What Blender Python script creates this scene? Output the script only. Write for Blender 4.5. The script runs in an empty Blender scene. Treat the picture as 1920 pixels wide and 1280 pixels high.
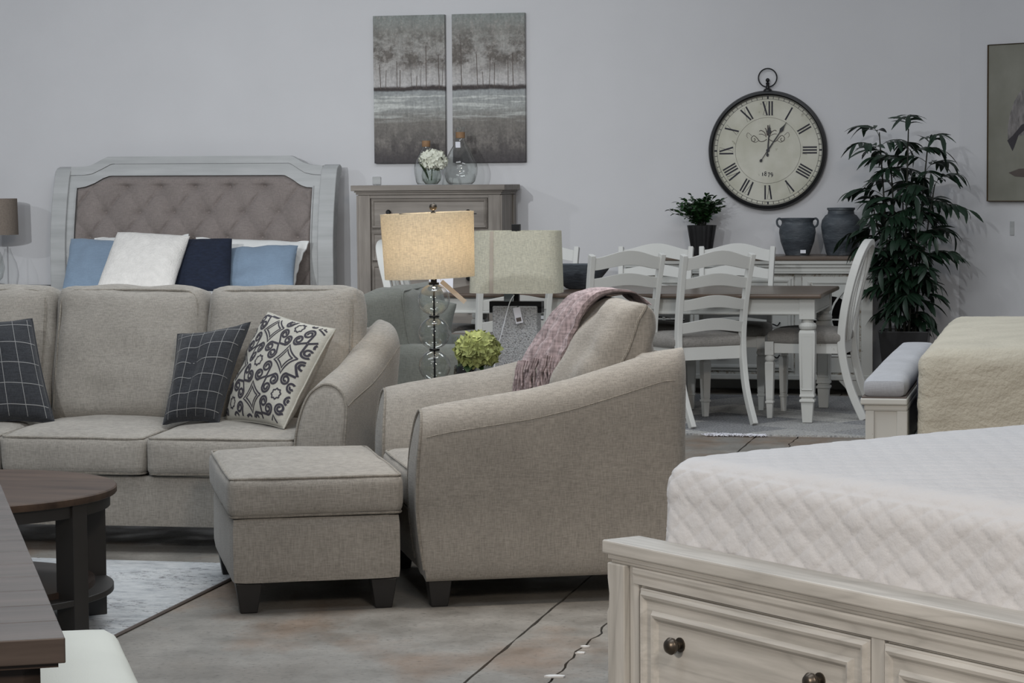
import bpy, math, random
from mathutils import Vector, Matrix, noise
R = math.radians
S = bpy.context.scene
COL = S.collection
random.seed(7)

# ------------------------------------------------------------------ camera
F = 4533.0; p = math.atan(300 / F); a = 0.0076
fw = Vector((0, math.cos(p), -math.sin(p))); r0 = Vector((1, 0, 0)); u0 = Vector((0, math.sin(p), math.cos(p)))
rt = r0 * math.cos(a) - u0 * math.sin(a); up = u0 * math.cos(a) + r0 * math.sin(a)
cd = bpy.data.cameras.new('camera'); cam = bpy.data.objects.new('camera', cd); COL.objects.link(cam)
M = Matrix.Identity(4)
for i in range(3):
    M[i][0] = rt[i]; M[i][1] = up[i]; M[i][2] = -fw[i]
M[2][3] = 1.42
cam.matrix_world = M
cd.sensor_width = 36; cd.lens = F / 1920 * 36; cd.clip_start = 0.1; cd.clip_end = 100
S.camera = cam
S.view_settings.view_transform = 'Standard'; S.view_settings.look = 'None'
S.view_settings.gamma = 1; S.view_settings.use_curve_mapping = False
S.view_settings.exposure = 0.0

# ------------------------------------------------------------------ light
w = bpy.data.worlds.new('world'); S.world = w; w.use_nodes = True
w.node_tree.nodes['Background'].inputs[0].default_value = (0.80, 0.88, 1.0, 1)
w.node_tree.nodes['Background'].inputs[1].default_value = 0.24

def light(name, kind, loc, target, power, col, size=1.0, size_y=None, spot=None, blend=0.6):
    l = bpy.data.lights.new(name, kind); l.energy = power; l.color = col
    if kind == 'AREA':
        l.shape = 'RECTANGLE'; l.size = size; l.size_y = size_y or size
    else:
        l.shadow_soft_size = size
    if kind == 'SPOT':
        l.spot_size = R(spot); l.spot_blend = blend
    o = bpy.data.objects.new(name, l); COL.objects.link(o); o.location = loc
    o.rotation_euler = (Vector(target) - Vector(loc)).to_track_quat('-Z', 'Y').to_euler()
    return o
COOL = (0.93, 0.97, 1.0); WARM = (1.0, 0.87, 0.74)
# rows of showroom ceiling fixtures
light('ceiling_panel_light', 'AREA', (-2.4, 7.6, 4.6), (-2.4, 7.6, 0), 54, COOL, 3.0, 1.2)
light('ceiling_panel_light', 'AREA', (.1, 8.3, 4.6), (.1, 8.3, 0), 88, COOL, 2.4, 1.2)
light('ceiling_panel_light', 'AREA', (1.6, 5.2, 4.6), (1.6, 5.2, 0), 4, COOL, 2.4, 1.2)
light('ceiling_panel_light', 'AREA', (-1.6, 4.0, 4.6), (-1.6, 4.0, 0), 40, COOL, 2.4, 1.2)
light('ceiling_panel_light', 'AREA', (2.2, 11.4, 4.6), (2.2, 11.4, 0), 56, COOL, 2.4, 1.2)
light('ceiling_panel_light', 'AREA', (-1.6, 12.2, 4.6), (-1.6, 12.2, 0), 70, COOL, 3.0, 1.0)
# cool track spots over the aisle on the left; warm spots are added fills
light('track_or_fill_spot', 'SPOT', (-5.2, 3.6, 3.5), (-2.6, 17.0, 1.7), 1750, COOL, 0.06, spot=40, blend=1.0)
light('track_or_fill_spot', 'SPOT', (-8.5, 9.5, 4.0), (-2.4, 17.1, 1.2), 260, COOL, 0.06, spot=60, blend=1.0)
light('track_or_fill_spot', 'SPOT', (-3.2, 2.0, 3.9), (0.4, 16.0, 0.9), 720, COOL, 0.12, spot=42, blend=1.0)
light('track_or_fill_spot', 'SPOT', (-3.8, -0.4, 3.0), (1.1, 4.8, 0.5), 900, WARM, 0.35, spot=46, blend=1.0)  # added warm fill, unseen, brightens the footboard and quilt front
light('track_or_fill_spot', 'SPOT', (0.5, 7.3, 4.4), (0.30, 8.15, 0.7), 230, WARM, 0.25, spot=34, blend=.9)  # added unseen spot, narrow cone to brighten the armchair arm top
light('track_or_fill_spot', 'SPOT', (1.6, -1.0, 4.2), (0.1, 8.0, 0.3), 690, WARM, 0.5, spot=60, blend=1.0)  # added general warm fill, unseen, from the front onto the armchair side

# ------------------------------------------------------------------ materials
def nt(name):
    m = bpy.data.materials.new(name); m.use_nodes = True
    t = m.node_tree; b = t.nodes['Principled BSDF']
    return m, t, b
def N(t, kind, **kw):
    n = t.nodes.new(kind)
    for k, v in kw.items():
        if k in n.inputs: n.inputs[k].default_value = v
        else: setattr(n, k, v)
    return n
def coords(t, scale=(1, 1, 1), which='Object', rot=(0, 0, 0)):
    c = N(t, 'ShaderNodeTexCoord'); mp = N(t, 'ShaderNodeMapping')
    mp.inputs['Scale'].default_value = scale; mp.inputs['Rotation'].default_value = rot
    t.links.new(c.outputs[which], mp.inputs['Vector'])
    return mp.outputs['Vector']
def noisen(t, scale, vec=None, detail=3, rough=.55, sc=(1, 1, 1), rot=(0, 0, 0)):
    n = N(t, 'ShaderNodeTexNoise'); n.inputs['Scale'].default_value = scale
    n.inputs['Detail'].default_value = detail; n.inputs['Roughness'].default_value = rough
    t.links.new(vec or coords(t, sc, rot=rot), n.inputs['Vector'])
    return n.outputs['Fac']
def ramp(t, fac, stops):
    r_ = N(t, 'ShaderNodeValToRGB'); e = r_.color_ramp.elements
    while len(e) < len(stops): e.new(0.5)
    for i, (ps, c) in enumerate(stops):
        e[i].position = ps; e[i].color = (c[0], c[1], c[2], 1) if hasattr(c, '__len__') else (c, c, c, 1)
    t.links.new(fac, r_.inputs['Fac'])
    return r_.outputs['Color']
def mix(t, f, c1, c2, mode='MIX'):
    m = N(t, 'ShaderNodeMix', data_type='RGBA', blend_type=mode)
    for s, i in ((f, 0), (c1, 6), (c2, 7)):
        if hasattr(s, 'links'): t.links.new(s, m.inputs[i])
        elif hasattr(s, '__len__'): m.inputs[i].default_value = (*s[:3], 1)
        else: m.inputs[i].default_value = s
    return m.outputs[2]
def math_(t, op, x, y=None, z=None):
    m = N(t, 'ShaderNodeMath', operation=op)
    for i, s in enumerate((x, y, z)):
        if s is None: continue
        if hasattr(s, 'links'): t.links.new(s, m.inputs[i])
        else: m.inputs[i].default_value = s
    return m.outputs[0]
def bump(t, b, h, dist=.002, st=1.0):
    n = N(t, 'ShaderNodeBump'); n.inputs['Distance'].default_value = dist; n.inputs['Strength'].default_value = st
    t.links.new(h, n.inputs['Height']); t.links.new(n.outputs['Normal'], b.inputs['Normal'])
def plain(name, c, rough=.5, metal=0, var=.12, vs=8, b_=None, sc=(1, 1, 1), spec=.5):
    m, t, b = nt(name)
    f = noisen(t, vs, sc=sc)
    t.links.new(ramp(t, f, [(.3, [x * (1 - var) for x in c]), (.7, [min(1, x * (1 + var)) for x in c])]), b.inputs['Base Color'])
    b.inputs['Roughness'].default_value = rough; b.inputs['Metallic'].default_value = metal
    b.inputs['Specular IOR Level'].default_value = spec
    if b_: bump(t, b, noisen(t, b_[0], sc=sc), b_[1])
    return m
def linen(name, c, var=.3, thread=330, mott=.12, slub=0.0):
    m, t, b = nt(name)
    A = noisen(t, 1, sc=(thread * .12, thread * .12, thread), detail=2)
    B = noisen(t, 1, sc=(thread, thread, thread * .1), detail=2)
    f = math_(t, 'MULTIPLY', math_(t, 'ADD', A, B), .5)
    lo = [x * (1 - var) for x in c]; hi = [min(1, x * (1 + var)) for x in c]
    col = ramp(t, f, [(.36, lo), (.62, hi)])
    g = noisen(t, 5, detail=2)
    col = mix(t, 1.0, col, ramp(t, g, [(.3, 1 - mott), (.7, 1.0)]), 'MULTIPLY')
    t.links.new(col, b.inputs['Base Color'])
    b.inputs['Roughness'].default_value = .95; b.inputs['Specular IOR Level'].default_value = .15
    b.inputs['Sheen Weight'].default_value = .15
    bump(t, b, f, .0012, .7)
    return m
def wood(name, c, c2, ax=0, scale=6, rough=.5, stretch=14, fine=.25, spec=.4):
    m, t, b = nt(name)
    sc = [stretch * 1.0] * 3; sc[ax] = 1.0
    f = noisen(t, scale * .25, sc=tuple(sc), detail=6, rough=.6)
    g = noisen(t, 3, detail=3)
    col = ramp(t, f, [(.3, c), (.68, c2)])
    col = mix(t, 1.0, col, ramp(t, g, [(.3, 1 - fine), (.7, 1.0)]), 'MULTIPLY')
    t.links.new(col, b.inputs['Base Color'])
    b.inputs['Roughness'].default_value = rough; b.inputs['Specular IOR Level'].default_value = spec
    bump(t, b, f, .0008, .5)
    return m
def oak(name, c, c2, ax):
    m = wood(name, c, c2, ax, scale=10, rough=.5, fine=.06); t = m.node_tree; b = t.nodes['Principled BSDF']
    src = b.inputs['Base Color'].links[0].from_socket
    sc = [5.5, 5.5, 5.5]; sc[ax] = .7
    n_ = noisen(t, .8, sc=tuple(sc), detail=2, rough=.4)
    fr_ = math_(t, 'ABSOLUTE', math_(t, 'SUBTRACT', math_(t, 'FRACT', math_(t, 'MULTIPLY', n_, 17)), .5))
    t.links.new(mix(t, 1.0, src, ramp(t, fr_, [(0.0, .87), (.12, .98), (.2, 1.0)]), 'MULTIPLY'), b.inputs['Base Color'])
    return m
def distressed(name, c, worn, amt=.63):
    m, t, b = nt(name)
    f = noisen(t, 28, detail=6, rough=.75)
    g = noisen(t, 2.2, detail=2)
    geo = N(t, 'ShaderNodeNewGeometry')
    e = math_(t, 'ADD', f, math_(t, 'MULTIPLY', math_(t, 'SUBTRACT', geo.outputs['Pointiness'], .5), 1.2))
    mask = ramp(t, e, [(amt, 0), (amt + .05, .8)])
    base = ramp(t, g, [(.3, [x * .9 for x in c]), (.7, c)])
    t.links.new(mix(t, mask, base, worn), b.inputs['Base Color'])
    b.inputs['Roughness'].default_value = .55; b.inputs['Specular IOR Level'].default_value = .3
    return m
def thin_glass(name, tint=(.96, .975, .965), boost=1.0, rough=.02):
    m = bpy.data.materials.new(name); m.use_nodes = True; t = m.node_tree; t.nodes.clear()
    o = N(t, 'ShaderNodeOutputMaterial'); mx = N(t, 'ShaderNodeMixShader')
    tr = N(t, 'ShaderNodeBsdfTransparent'); gl = N(t, 'ShaderNodeBsdfGlossy')
    gl.inputs['Roughness'].default_value = rough
    lw = N(t, 'ShaderNodeLayerWeight'); lw.inputs[0].default_value = .35
    t.links.new(ramp(t, lw.outputs['Facing'], [(.25, tint), (.85, [x * .72 for x in tint]), (.98, [x * .35 for x in tint])]), tr.inputs[0])
    pw = math_(t, 'POWER', lw.outputs['Facing'], 2.2)
    n_ = noisen(t, 14)
    f = math_(t, 'ADD', math_(t, 'MULTIPLY', pw, .75 * boost), math_(t, 'MULTIPLY', n_, .08 * boost))
    t.links.new(f, mx.inputs[0]); t.links.new(tr.outputs[0], mx.inputs[1]); t.links.new(gl.outputs[0], mx.inputs[2])
    t.links.new(mx.outputs[0], o.inputs[0])
    return m
def shade_mat(name, c, trans):
    m = bpy.data.materials.new(name); m.use_nodes = True; t = m.node_tree; t.nodes.clear()
    o = N(t, 'ShaderNodeOutputMaterial'); mx = N(t, 'ShaderNodeMixShader')
    d = N(t, 'ShaderNodeBsdfDiffuse'); tl = N(t, 'ShaderNodeBsdfTranslucent')
    A = noisen(t, 1, sc=(60, 60, 420), detail=2); B = noisen(t, 1, sc=(420, 420, 40), detail=2)
    f = math_(t, 'MULTIPLY', math_(t, 'ADD', A, B), .5)
    col = ramp(t, f, [(.38, [x * .72 for x in c]), (.6, c)])
    t.links.new(col, d.inputs[0]); t.links.new(col, tl.inputs[0])
    mx.inputs[0].default_value = trans
    t.links.new(d.outputs[0], mx.inputs[1]); t.links.new(tl.outputs[0], mx.inputs[2]); t.links.new(mx.outputs[0], o.inputs[0])
    return m

MT = {}
MT['linen'] = linen('oatmeal_linen', (.290, .270, .240), .2)
MT['linen_seam'] = linen('oatmeal_seam', (.235, .215, .185))
MT['sage'] = linen('sage_linen', (.17, .175, .155), .15)
MT['bluegrey'] = linen('blue_grey_linen', (.24, .28, .31), .08)
MT['black'] = plain('black_wood', (.012, .011, .011), .45)
MT['black_metal'] = plain('black_metal', (.012, .012, .013), .35, .6)
MT['wall'] = plain('painted_wall', (.62, .615, .625), .9, var=.02, vs=2, b_=(260, .0006), spec=.2)
MT['floorbase'] = plain('joint_filler', (.03, .028, .026), .9)
MT['white_wood'] = distressed('antique_white_paint', (.55, .55, .52), (.20, .15, .10), .735)
MT['white_chair'] = distressed('chair_white_paint', (.65, .65, .62), (.24, .18, .13), .745)
MT['brown_top'] = wood('brown_oak_top', (.085, .058, .042), (.15, .108, .08), 0, rough=.32)
MT['chest'] = wood('weathered_grey_brown', (.185, .160, .138), (.32, .285, .25), 0, rough=.6)
MT['chest_v'] = wood('weathered_grey_brown_upright', (.185, .160, .138), (.32, .285, .25), 2, rough=.6)
MT['headboard'] = wood('silver_white_wood', (.40, .405, .40), (.50, .505, .50), 0, rough=.55, fine=.08)
MT['tuft'] = linen('greige_tufted_linen', (.25, .215, .20), .14, 260)
MT['foot'] = oak('whitewashed_oak', (.37, .36, .335), (.54, .53, .50), 0)
MT['foot_v'] = oak('whitewashed_oak_upright', (.37, .36, .335), (.54, .53, .50), 2)
MT['walnut'] = wood('walnut', (.022, .014, .010), (.060, .040, .030), 0, rough=.42, stretch=10, spec=.5)
MT['walnut_top'] = wood('walnut_table_plank', (.050, .038, .032), (.105, .083, .072), 0, scale=9, rough=.45, stretch=12, spec=.4)
MT['walnut_round'] = wood('walnut_round_top', (.045, .028, .020), (.12, .078, .055), 0, scale=7, rough=.5, stretch=8, spec=.25)
MT['espresso'] = plain('espresso_paint', (.020, .018, .016), .5)
MT['cream'] = plain('cream_leather', (.66, .68, .62), .6, var=.04, vs=3, b_=(240, .0005))
MT['cordlight'] = plain('clear_cord', (.8, .82, .85), .3)
MT['white_quilt'] = plain('white_quilted_cotton', (.54, .545, .56), .9, var=.02, vs=5, b_=(70, .002), spec=.2)
MT['cream_quilt'] = plain('cream_quilted_cotton', (.46, .43, .355), .95, var=.07, vs=6, b_=(60, .005), spec=.2)
MT['pad'] = linen('pale_blue_grey_linen', (.37, .38, .405), .06, 260)
MT['navy'] = plain('navy_knit', (.012, .018, .038), .95, var=.25, vs=30, b_=(120, .003), sc=(1, 1, 3))
MT['navy_plain'] = plain('navy_cotton', (.012, .016, .04), .9)
MT['fur'] = plain('white_fur', (.80, .77, .73), 1.0, var=.06, vs=25, b_=(90, .006), spec=.1)
MT['sham'] = plain('white_cotton', (.78, .78, .76), .9, var=.03, vs=6, b_=(18, .006))
MT['blue'] = linen('blue_linen', (.24, .32, .42), .07, 260)
MT['charcoal'] = linen('charcoal_wool', (.035, .037, .042), .25, 260)
MT['line'] = plain('white_thread', (.22, .22, .22), .9)
MT['damask'] = linen('cream_damask', (.44, .425, .375), .08, 300)
MT['ink'] = plain('ink_print', (.035, .032, .042), .9)
MT['dimink'] = plain('faded_print', (.11, .09, .08), .9)
MT['throw'] = linen('mauve_chenille', (.33, .265, .27), .4, 120, .3)
MT['glass'] = thin_glass('clear_glass', (.95, .965, .955), 1.5)
MT['glass_flat'] = thin_glass('clock_glass', (.97, .97, .97), .5)
MT['glass_dark'] = thin_glass('smoked_glass', (.30, .29, .30), 1.4)
MT['glass_green'] = thin_glass('green_tinted_glass', (.90, .93, .90), 1.1)
MT['cork'] = plain('tan_leather', (.26, .15, .075), .7)
MT['leaf'] = plain('dark_palm_leaf', (.011, .029, .015), .42, var=.5, vs=3)
MT['leaf2'] = plain('glossy_green_leaf', (.018, .055, .016), .4, var=.5, vs=12)
MT['leaf3'] = plain('hydrangea_leaf', (.025, .06, .015), .5, var=.3, vs=12)
MT['stem'] = plain('dark_stem', (.02, .022, .014), .7)
MT['soil'] = plain('soil', (.03, .024, .02), 1, vs=60, var=.5)
MT['petal_g'] = plain('lime_petals', (.29, .32, .11), .75, var=.5, vs=24)
MT['petal_w'] = plain('ivory_petals', (.72, .73, .62), .7, var=.1, vs=30)
MT['pottery'] = None
m, t, b = nt('slate_glazed_pottery')
f = noisen(t, 5, sc=(1, 1, 3.2), detail=6, rough=.65)
t.links.new(ramp(t, f, [(.35, (.035, .042, .052)), (.55, (.070, .082, .095)), (.72, (.19, .205, .22))]), b.inputs['Base Color'])
b.inputs['Roughness'].default_value = .6; bump(t, b, noisen(t, 30, sc=(1, 1, 3)), .003)
MT['pottery'] = m
MT['potblack'] = plain('black_ribbed_ceramic', (.012, .012, .013), .45, var=.3)
MT['frame'] = plain('black_iron', (.010, .010, .011), .4, .3)
m, t, b = nt('aged_clock_dial')
f = noisen(t, 5, detail=5); g = noisen(t, 24, detail=2)
c = ramp(t, f, [(.3, (.58, .565, .45)), (.6, (.74, .72, .62))])
t.links.new(mix(t, ramp(t, g, [(.70, 0), (.76, .5)]), c, (.22, .19, .12)), b.inputs['Base Color']); b.inputs['Roughness'].default_value = .7
MT['dial'] = m
MT['gold'] = plain('antique_gold_frame', (.09, .06, .03), .4, .4)
m, t, b = nt('aged_beige_canvas')
f = noisen(t, 3, detail=4)
t.links.new(ramp(t, f, [(.25, (.17, .165, .13)), (.75, (.27, .265, .225))]), b.inputs['Base Color']); b.inputs['Roughness'].default_value = .8
MT['canvas'] = m
MT['paper'] = plain('white_paper', (.75, .75, .80), .7, var=.02)
MT['kraft'] = plain('kraft_tag', (.62, .52, .42), .8, var=.04)
MT['redprint'] = plain('red_print', (.5, .12, .08), .8)
MT['brass'] = plain('antique_brass', (.10, .085, .07), .35, .9)
MT['shade_lit'] = shade_mat('linen_shade_oatmeal', (.78, .72, .60), .55)
MT['shade_cream'] = shade_mat('cream_shade', (.74, .72, .60), .25)
MT['shade_taupe'] = shade_mat('taupe_shade', (.30, .25, .21), .1)
MT['seam_tan'] = plain('tan_seam_strip', (.42, .37, .31), .8)
MT['plaster'] = plain('white_plaster', (.65, .64, .62), .9)
m, t, b = nt('seeded_ice_glass')
f = noisen(t, 150, detail=3, rough=.7); g = noisen(t, 8, detail=2)
t.links.new(ramp(t, f, [(.30, (.20, .20, .20)), (.46, (.60, .61, .62)), (.72, (.9, .92, .95))]), b.inputs['Base Color'])
b.inputs['Roughness'].default_value = .2; b.inputs['Transmission Weight'].default_value = .35; bump(t, b, f, .006)
MT['ice'] = m
# concrete
m, t, b = nt('stained_concrete')
f = noisen(t, 1.1, detail=5, rough=.6, sc=(1, .6, 1)); g = noisen(t, 55, detail=4, rough=.7); h = noisen(t, 6, detail=4)
c = ramp(t, f, [(.36, (.195, .178, .155)), (.50, (.265, .250, .225)), (.60, (.235, .178, .135)), (.74, (.285, .265, .235))])
c = mix(t, 1.0, c, ramp(t, g, [(.30, .45), (.42, .95), (.7, 1.1)]), 'MULTIPLY')
c = mix(t, 1.0, c, ramp(t, h, [(.3, .75), (.7, 1.0)]), 'MULTIPLY')
t.links.new(c, b.inputs['Base Color'])
t.links.new(ramp(t, h, [(.3, .38), (.7, .7)]), b.inputs['Roughness']); bump(t, b, g, .001)
MT['concrete'] = m
# rugs
m, t, b = nt('distressed_pale_rug')
f = noisen(t, 9, detail=7, rough=.78, sc=(1, 2.2, 1)); g = noisen(t, 2.2, detail=3); sp = noisen(t, 26, detail=5, rough=.8, sc=(1, 2.6, 1))
c = ramp(t, f, [(.32, (.27, .285, .30)), (.50, (.44, .455, .465)), (.65, (.52, .53, .53))])
mk = math_(t, 'MULTIPLY', ramp(t, sp, [(.56, 0), (.60, 1)]), ramp(t, g, [(.42, 0), (.52, 1)]))
t.links.new(mix(t, mk, c, (.05, .042, .045)), b.inputs['Base Color']); b.inputs['Roughness'].default_value = 1; bump(t, b, f, .002)
MT['rug'] = m
m, t, b = nt('grey_patchwork_rug')
br = N(t, 'ShaderNodeTexBrick'); br.inputs['Scale'].default_value = 1.0; br.inputs['Brick Width'].default_value = .62; br.inputs['Row Height'].default_value = .45
br.inputs['Mortar Size'].default_value = .004; br.inputs['Color1'].default_value = (.10, .105, .12, 1); br.inputs['Color2'].default_value = (.62, .60, .55, 1)
br.inputs['Mortar'].default_value = (.12, .12, .12, 1)
t.links.new(coords(t, rot=(0, 0, .6)), br.inputs['Vector'])
f = noisen(t, 20, detail=5, rough=.8, sc=(1, 4, 1), rot=(0, 0, .5))
c = mix(t, ramp(t, f, [(.48, 0), (.62, .8)]), br.outputs['Color'], (.16, .165, .18))
c = mix(t, .3, c, ramp(t, noisen(t, 90, detail=2), [(.4, .12), (.6, .7)]))
t.links.new(c, b.inputs['Base Color']); b.inputs['Roughness'].default_value = 1; bump(t, b, f, .003)
MT['rug2'] = m
def landscape(name, seed):
    m, t, b = nt(name)
    co = N(t, 'ShaderNodeTexCoord'); sp = N(t, 'ShaderNodeSeparateXYZ'); t.links.new(co.outputs['Object'], sp.inputs[0])
    z = sp.outputs['Z']
    def nz(scale, sc, det=5, rough=.65):
        mp = N(t, 'ShaderNodeMapping'); mp.inputs['Scale'].default_value = sc; mp.inputs['Location'].default_value = (seed, seed, seed)
        t.links.new(co.outputs['Object'], mp.inputs['Vector'])
        return noisen(t, scale, vec=mp.outputs['Vector'], detail=det, rough=rough)
    wob = math_(t, 'ADD', math_(t, 'DIVIDE', z, 1.026), math_(t, 'MULTIPLY', math_(t, 'SUBTRACT', nz(4, (1, 1, 2)), .5), .05))
    base = ramp(t, wob, [(0.0, (.06, .052, .055)), (.12, (.105, .093, .088)), (.29, (.20, .185, .165)), (.38, (.36, .37, .355)), (.485, (.33, .345, .345)),
                         (.497, (.045, .036, .034)), (.515, (.055, .042, .04)), (.53, (.52, .50, .49)), (.66, (.42, .40, .38)), (.88, (.30, .295, .27)), (1.0, (.24, .26, .245))])
    fol = math_(t, 'MULTIPLY', ramp(t, nz(6.5, (1, 1, 1.3), 8, .74), [(.43, 0), (.56, 1)]), ramp(t, wob, [(.58, 0), (.68, 1), (.84, .85), (.95, 0)]))
    c = mix(t, math_(t, 'MULTIPLY', fol, .85), base, (.085, .068, .055))
    fleck = math_(t, 'MULTIPLY', ramp(t, nz(30, (1, 1, .8), 6, .8), [(.52, 0), (.64, .6)]), ramp(t, wob, [(.5, 0), (.56, 1)]))
    c = mix(t, fleck, c, (.40, .37, .34))
    wat = math_(t, 'MULTIPLY', ramp(t, nz(4, (.6, .6, 9), 4), [(.50, 0), (.60, 1)]), ramp(t, wob, [(.26, 0), (.36, .9), (.47, .9), (.49, 0)]))
    c = mix(t, wat, c, (.58, .59, .56))
    low = math_(t, 'MULTIPLY', ramp(t, nz(9, (1.2, 1.2, .9), 6, .75), [(.46, 0), (.60, .7)]), ramp(t, wob, [(.05, 0), (.14, 1), (.33, 0)]))
    c = mix(t, low, c, (.27, .245, .22))
    c = mix(t, .5, c, ramp(t, nz(9, (5, 5, .6), 4), [(.3, .45), (.7, 1.0)]), 'MULTIPLY')
    c = mix(t, .25, c, ramp(t, nz(60, (1, 1, 1), 3), [(.3, .2), (.7, 1.0)]), 'OVERLAY')
    t.links.new(c, b.inputs['Base Color']); b.inputs['Roughness'].default_value = .7
    return m

# ------------------------------------------------------------------ mesh helpers
class MB:
    def __init__(s): s.v = []; s.f = []; s.flat = set()
    def add(s, vs, fs):
        n = len(s.v); s.v += [Vector(q) for q in vs]; s.f += [tuple(i + n for i in f_) for f_ in fs]; return s
    def box(s, x0, x1, y0, y1, z0, z1):
        return s.frus(((x0, x1), (y0, y1)), ((x0, x1), (y0, y1)), z0, z1)
    def frus(s, lo, hi, z0, z1):
        (a0, a1), (b0, b1) = lo; (c0, c1), (d0, d1) = hi
        return s.add([(a0, b0, z0), (a1, b0, z0), (a1, b1, z0), (a0, b1, z0), (c0, d0, z1), (c1, d0, z1), (c1, d1, z1), (c0, d1, z1)],
                     [(3, 2, 1, 0), (4, 5, 6, 7), (0, 1, 5, 4), (1, 2, 6, 5), (2, 3, 7, 6), (3, 0, 4, 7)])
    def sq(s, cx, cy, prof):
        """stacked square sections: prof = [(half width, z)]"""
        vs = []; fs = []
        for h, z in prof: vs += [(cx - h, cy - h, z), (cx + h, cy - h, z), (cx + h, cy + h, z), (cx - h, cy + h, z)]
        for i in range(len(prof) - 1):
            for k in range(4): fs.append((i * 4 + k, i * 4 + (k + 1) % 4, i * 4 + 4 + (k + 1) % 4, i * 4 + 4 + k))
        n = len(prof) * 4
        fs += [(3, 2, 1, 0), (n - 4, n - 3, n - 2, n - 1)]
        return s.add(vs, fs)
    def lathe(s, prof, n=32, c=(0, 0), sx=1, sy=1):
        vs = []; fs = []
        for r_, z in prof:
            for k in range(n):
                A = 2 * math.pi * k / n; vs.append((c[0] + r_ * sx * math.cos(A), c[1] + r_ * sy * math.sin(A), z))
        for i in range(len(prof) - 1):
            for k in range(n):
                fs.append((i * n + k, i * n + (k + 1) % n, (i + 1) * n + (k + 1) % n, (i + 1) * n + k))
        return s.add(vs, fs)
    def caps(s, prof, n=32, c=(0, 0), sx=1, sy=1):
        return s.lathe([(0.0001, prof[0][1])] + list(prof) + [(0.0001, prof[-1][1])], n, c, sx, sy)
    def sphere(s, c, r_, n=12, sz=1):
        pr = [(max(1e-4, r_ * math.sin(math.pi * i / n)), c[2] - r_ * sz * math.cos(math.pi * i / n)) for i in range(n + 1)]
        return s.lathe(pr, n * 2, (c[0], c[1]))
    def tube(s, path, r_, n=8, closed=False, sx=1.0, cap=True):
        path = [Vector(q) for q in path]; L = len(path); vs = []; fs = []
        rr = r_ if hasattr(r_, '__len__') else [r_] * L
        pu = None
        for i in range(L):
            A = path[(i - 1) % L] if (closed or i > 0) else path[i]
            B = path[(i + 1) % L] if (closed or i < L - 1) else path[i]
            d = (B - A).normalized()
            if pu is None:
                pu = Vector((0, 0, 1)) if abs(d.z) < .9 else Vector((0, 1, 0))
            sd = d.cross(pu).normalized(); pu = sd.cross(d).normalized()
            for k in range(n):
                T = 2 * math.pi * k / n
                vs.append(path[i] + sd * math.cos(T) * rr[i] * sx + pu * math.sin(T) * rr[i])
        for i in range(L if closed else L - 1):
            j = (i + 1) % L
            for k in range(n): fs.append((i * n + k, j * n + k, j * n + (k + 1) % n, i * n + (k + 1) % n))
        if cap and not closed:
            fs.append(tuple(range(n))); fs.append(tuple(range((L - 1) * n, L * n))[::-1])
        return s.add(vs, fs)
    def bar(s, path, wx, wy, ref=(1, 0, 0)):
        """rectangular section swept along a path; wx along ref, wy across"""
        path = [Vector(q) for q in path]; L = len(path); vs = []; fs = []; ref = Vector(ref)
        for i in range(L):
            d = (path[min(L - 1, i + 1)] - path[max(0, i - 1)]).normalized()
            b_ = d.cross(ref).normalized(); a_ = b_.cross(d).normalized()
            ww = wx[i] if hasattr(wx, '__len__') else wx; hh = wy[i] if hasattr(wy, '__len__') else wy
            for q, e in ((-1, -1), (1, -1), (1, 1), (-1, 1)): vs.append(path[i] + a_ * q * ww / 2 + b_ * e * hh / 2)
        for i in range(L - 1):
            for k in range(4): fs.append((i * 4 + k, i * 4 + (k + 1) % 4, i * 4 + 4 + (k + 1) % 4, i * 4 + 4 + k))
        fs += [(3, 2, 1, 0), (L * 4 - 4, L * 4 - 3, L * 4 - 2, L * 4 - 1)]
        return s.add(vs, fs)
    def prism(s, pts, y0, y1, plane='xz'):
        n = len(pts)
        mk = (lambda q, d: (q[0], d, q[1])) if plane == 'xz' else (lambda q, d: (q[0], q[1], d)) if plane == 'xy' else (lambda q, d: (d, q[0], q[1]))
        vs = [mk(q, y0) for q in pts] + [mk(q, y1) for q in pts]
        return s.add(vs, [tuple(range(n)), tuple(range(2 * n - 1, n - 1, -1))] + [(k, k + n, (k + 1) % n + n, (k + 1) % n) for k in range(n)])
    def grid(s, fn, nu, nv):
        vs = [fn(i / nu, j / nv) for i in range(nu + 1) for j in range(nv + 1)]
        return s.add(vs, [(i * (nv + 1) + j, (i + 1) * (nv + 1) + j, (i + 1) * (nv + 1) + j + 1, i * (nv + 1) + j + 1) for i in range(nu) for j in range(nv)])
    def slab(s, fn, nu, nv, th):
        """closed slab: fn(u, v) is the front point; th = offset vector to the back"""
        th = Vector(th); n = (nu + 1) * (nv + 1)
        fr = [Vector(fn(i / nu, j / nv)) for i in range(nu + 1) for j in range(nv + 1)]
        fs = [(i * (nv + 1) + j, (i + 1) * (nv + 1) + j, (i + 1) * (nv + 1) + j + 1, i * (nv + 1) + j + 1) for i in range(nu) for j in range(nv)]
        fs += [tuple(k + n for k in f_[::-1]) for f_ in fs]
        bd = [i * (nv + 1) for i in range(nu + 1)] + [nu * (nv + 1) + j for j in range(1, nv + 1)] + [i * (nv + 1) + nv for i in range(nu - 1, -1, -1)] + [j for j in range(nv - 1, 0, -1)]
        for k in range(len(bd)):
            q, e = bd[k], bd[(k + 1) % len(bd)]; fs.append((e, q, q + n, e + n))
        return s.add(fr + [q + th for q in fr], fs)
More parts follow.
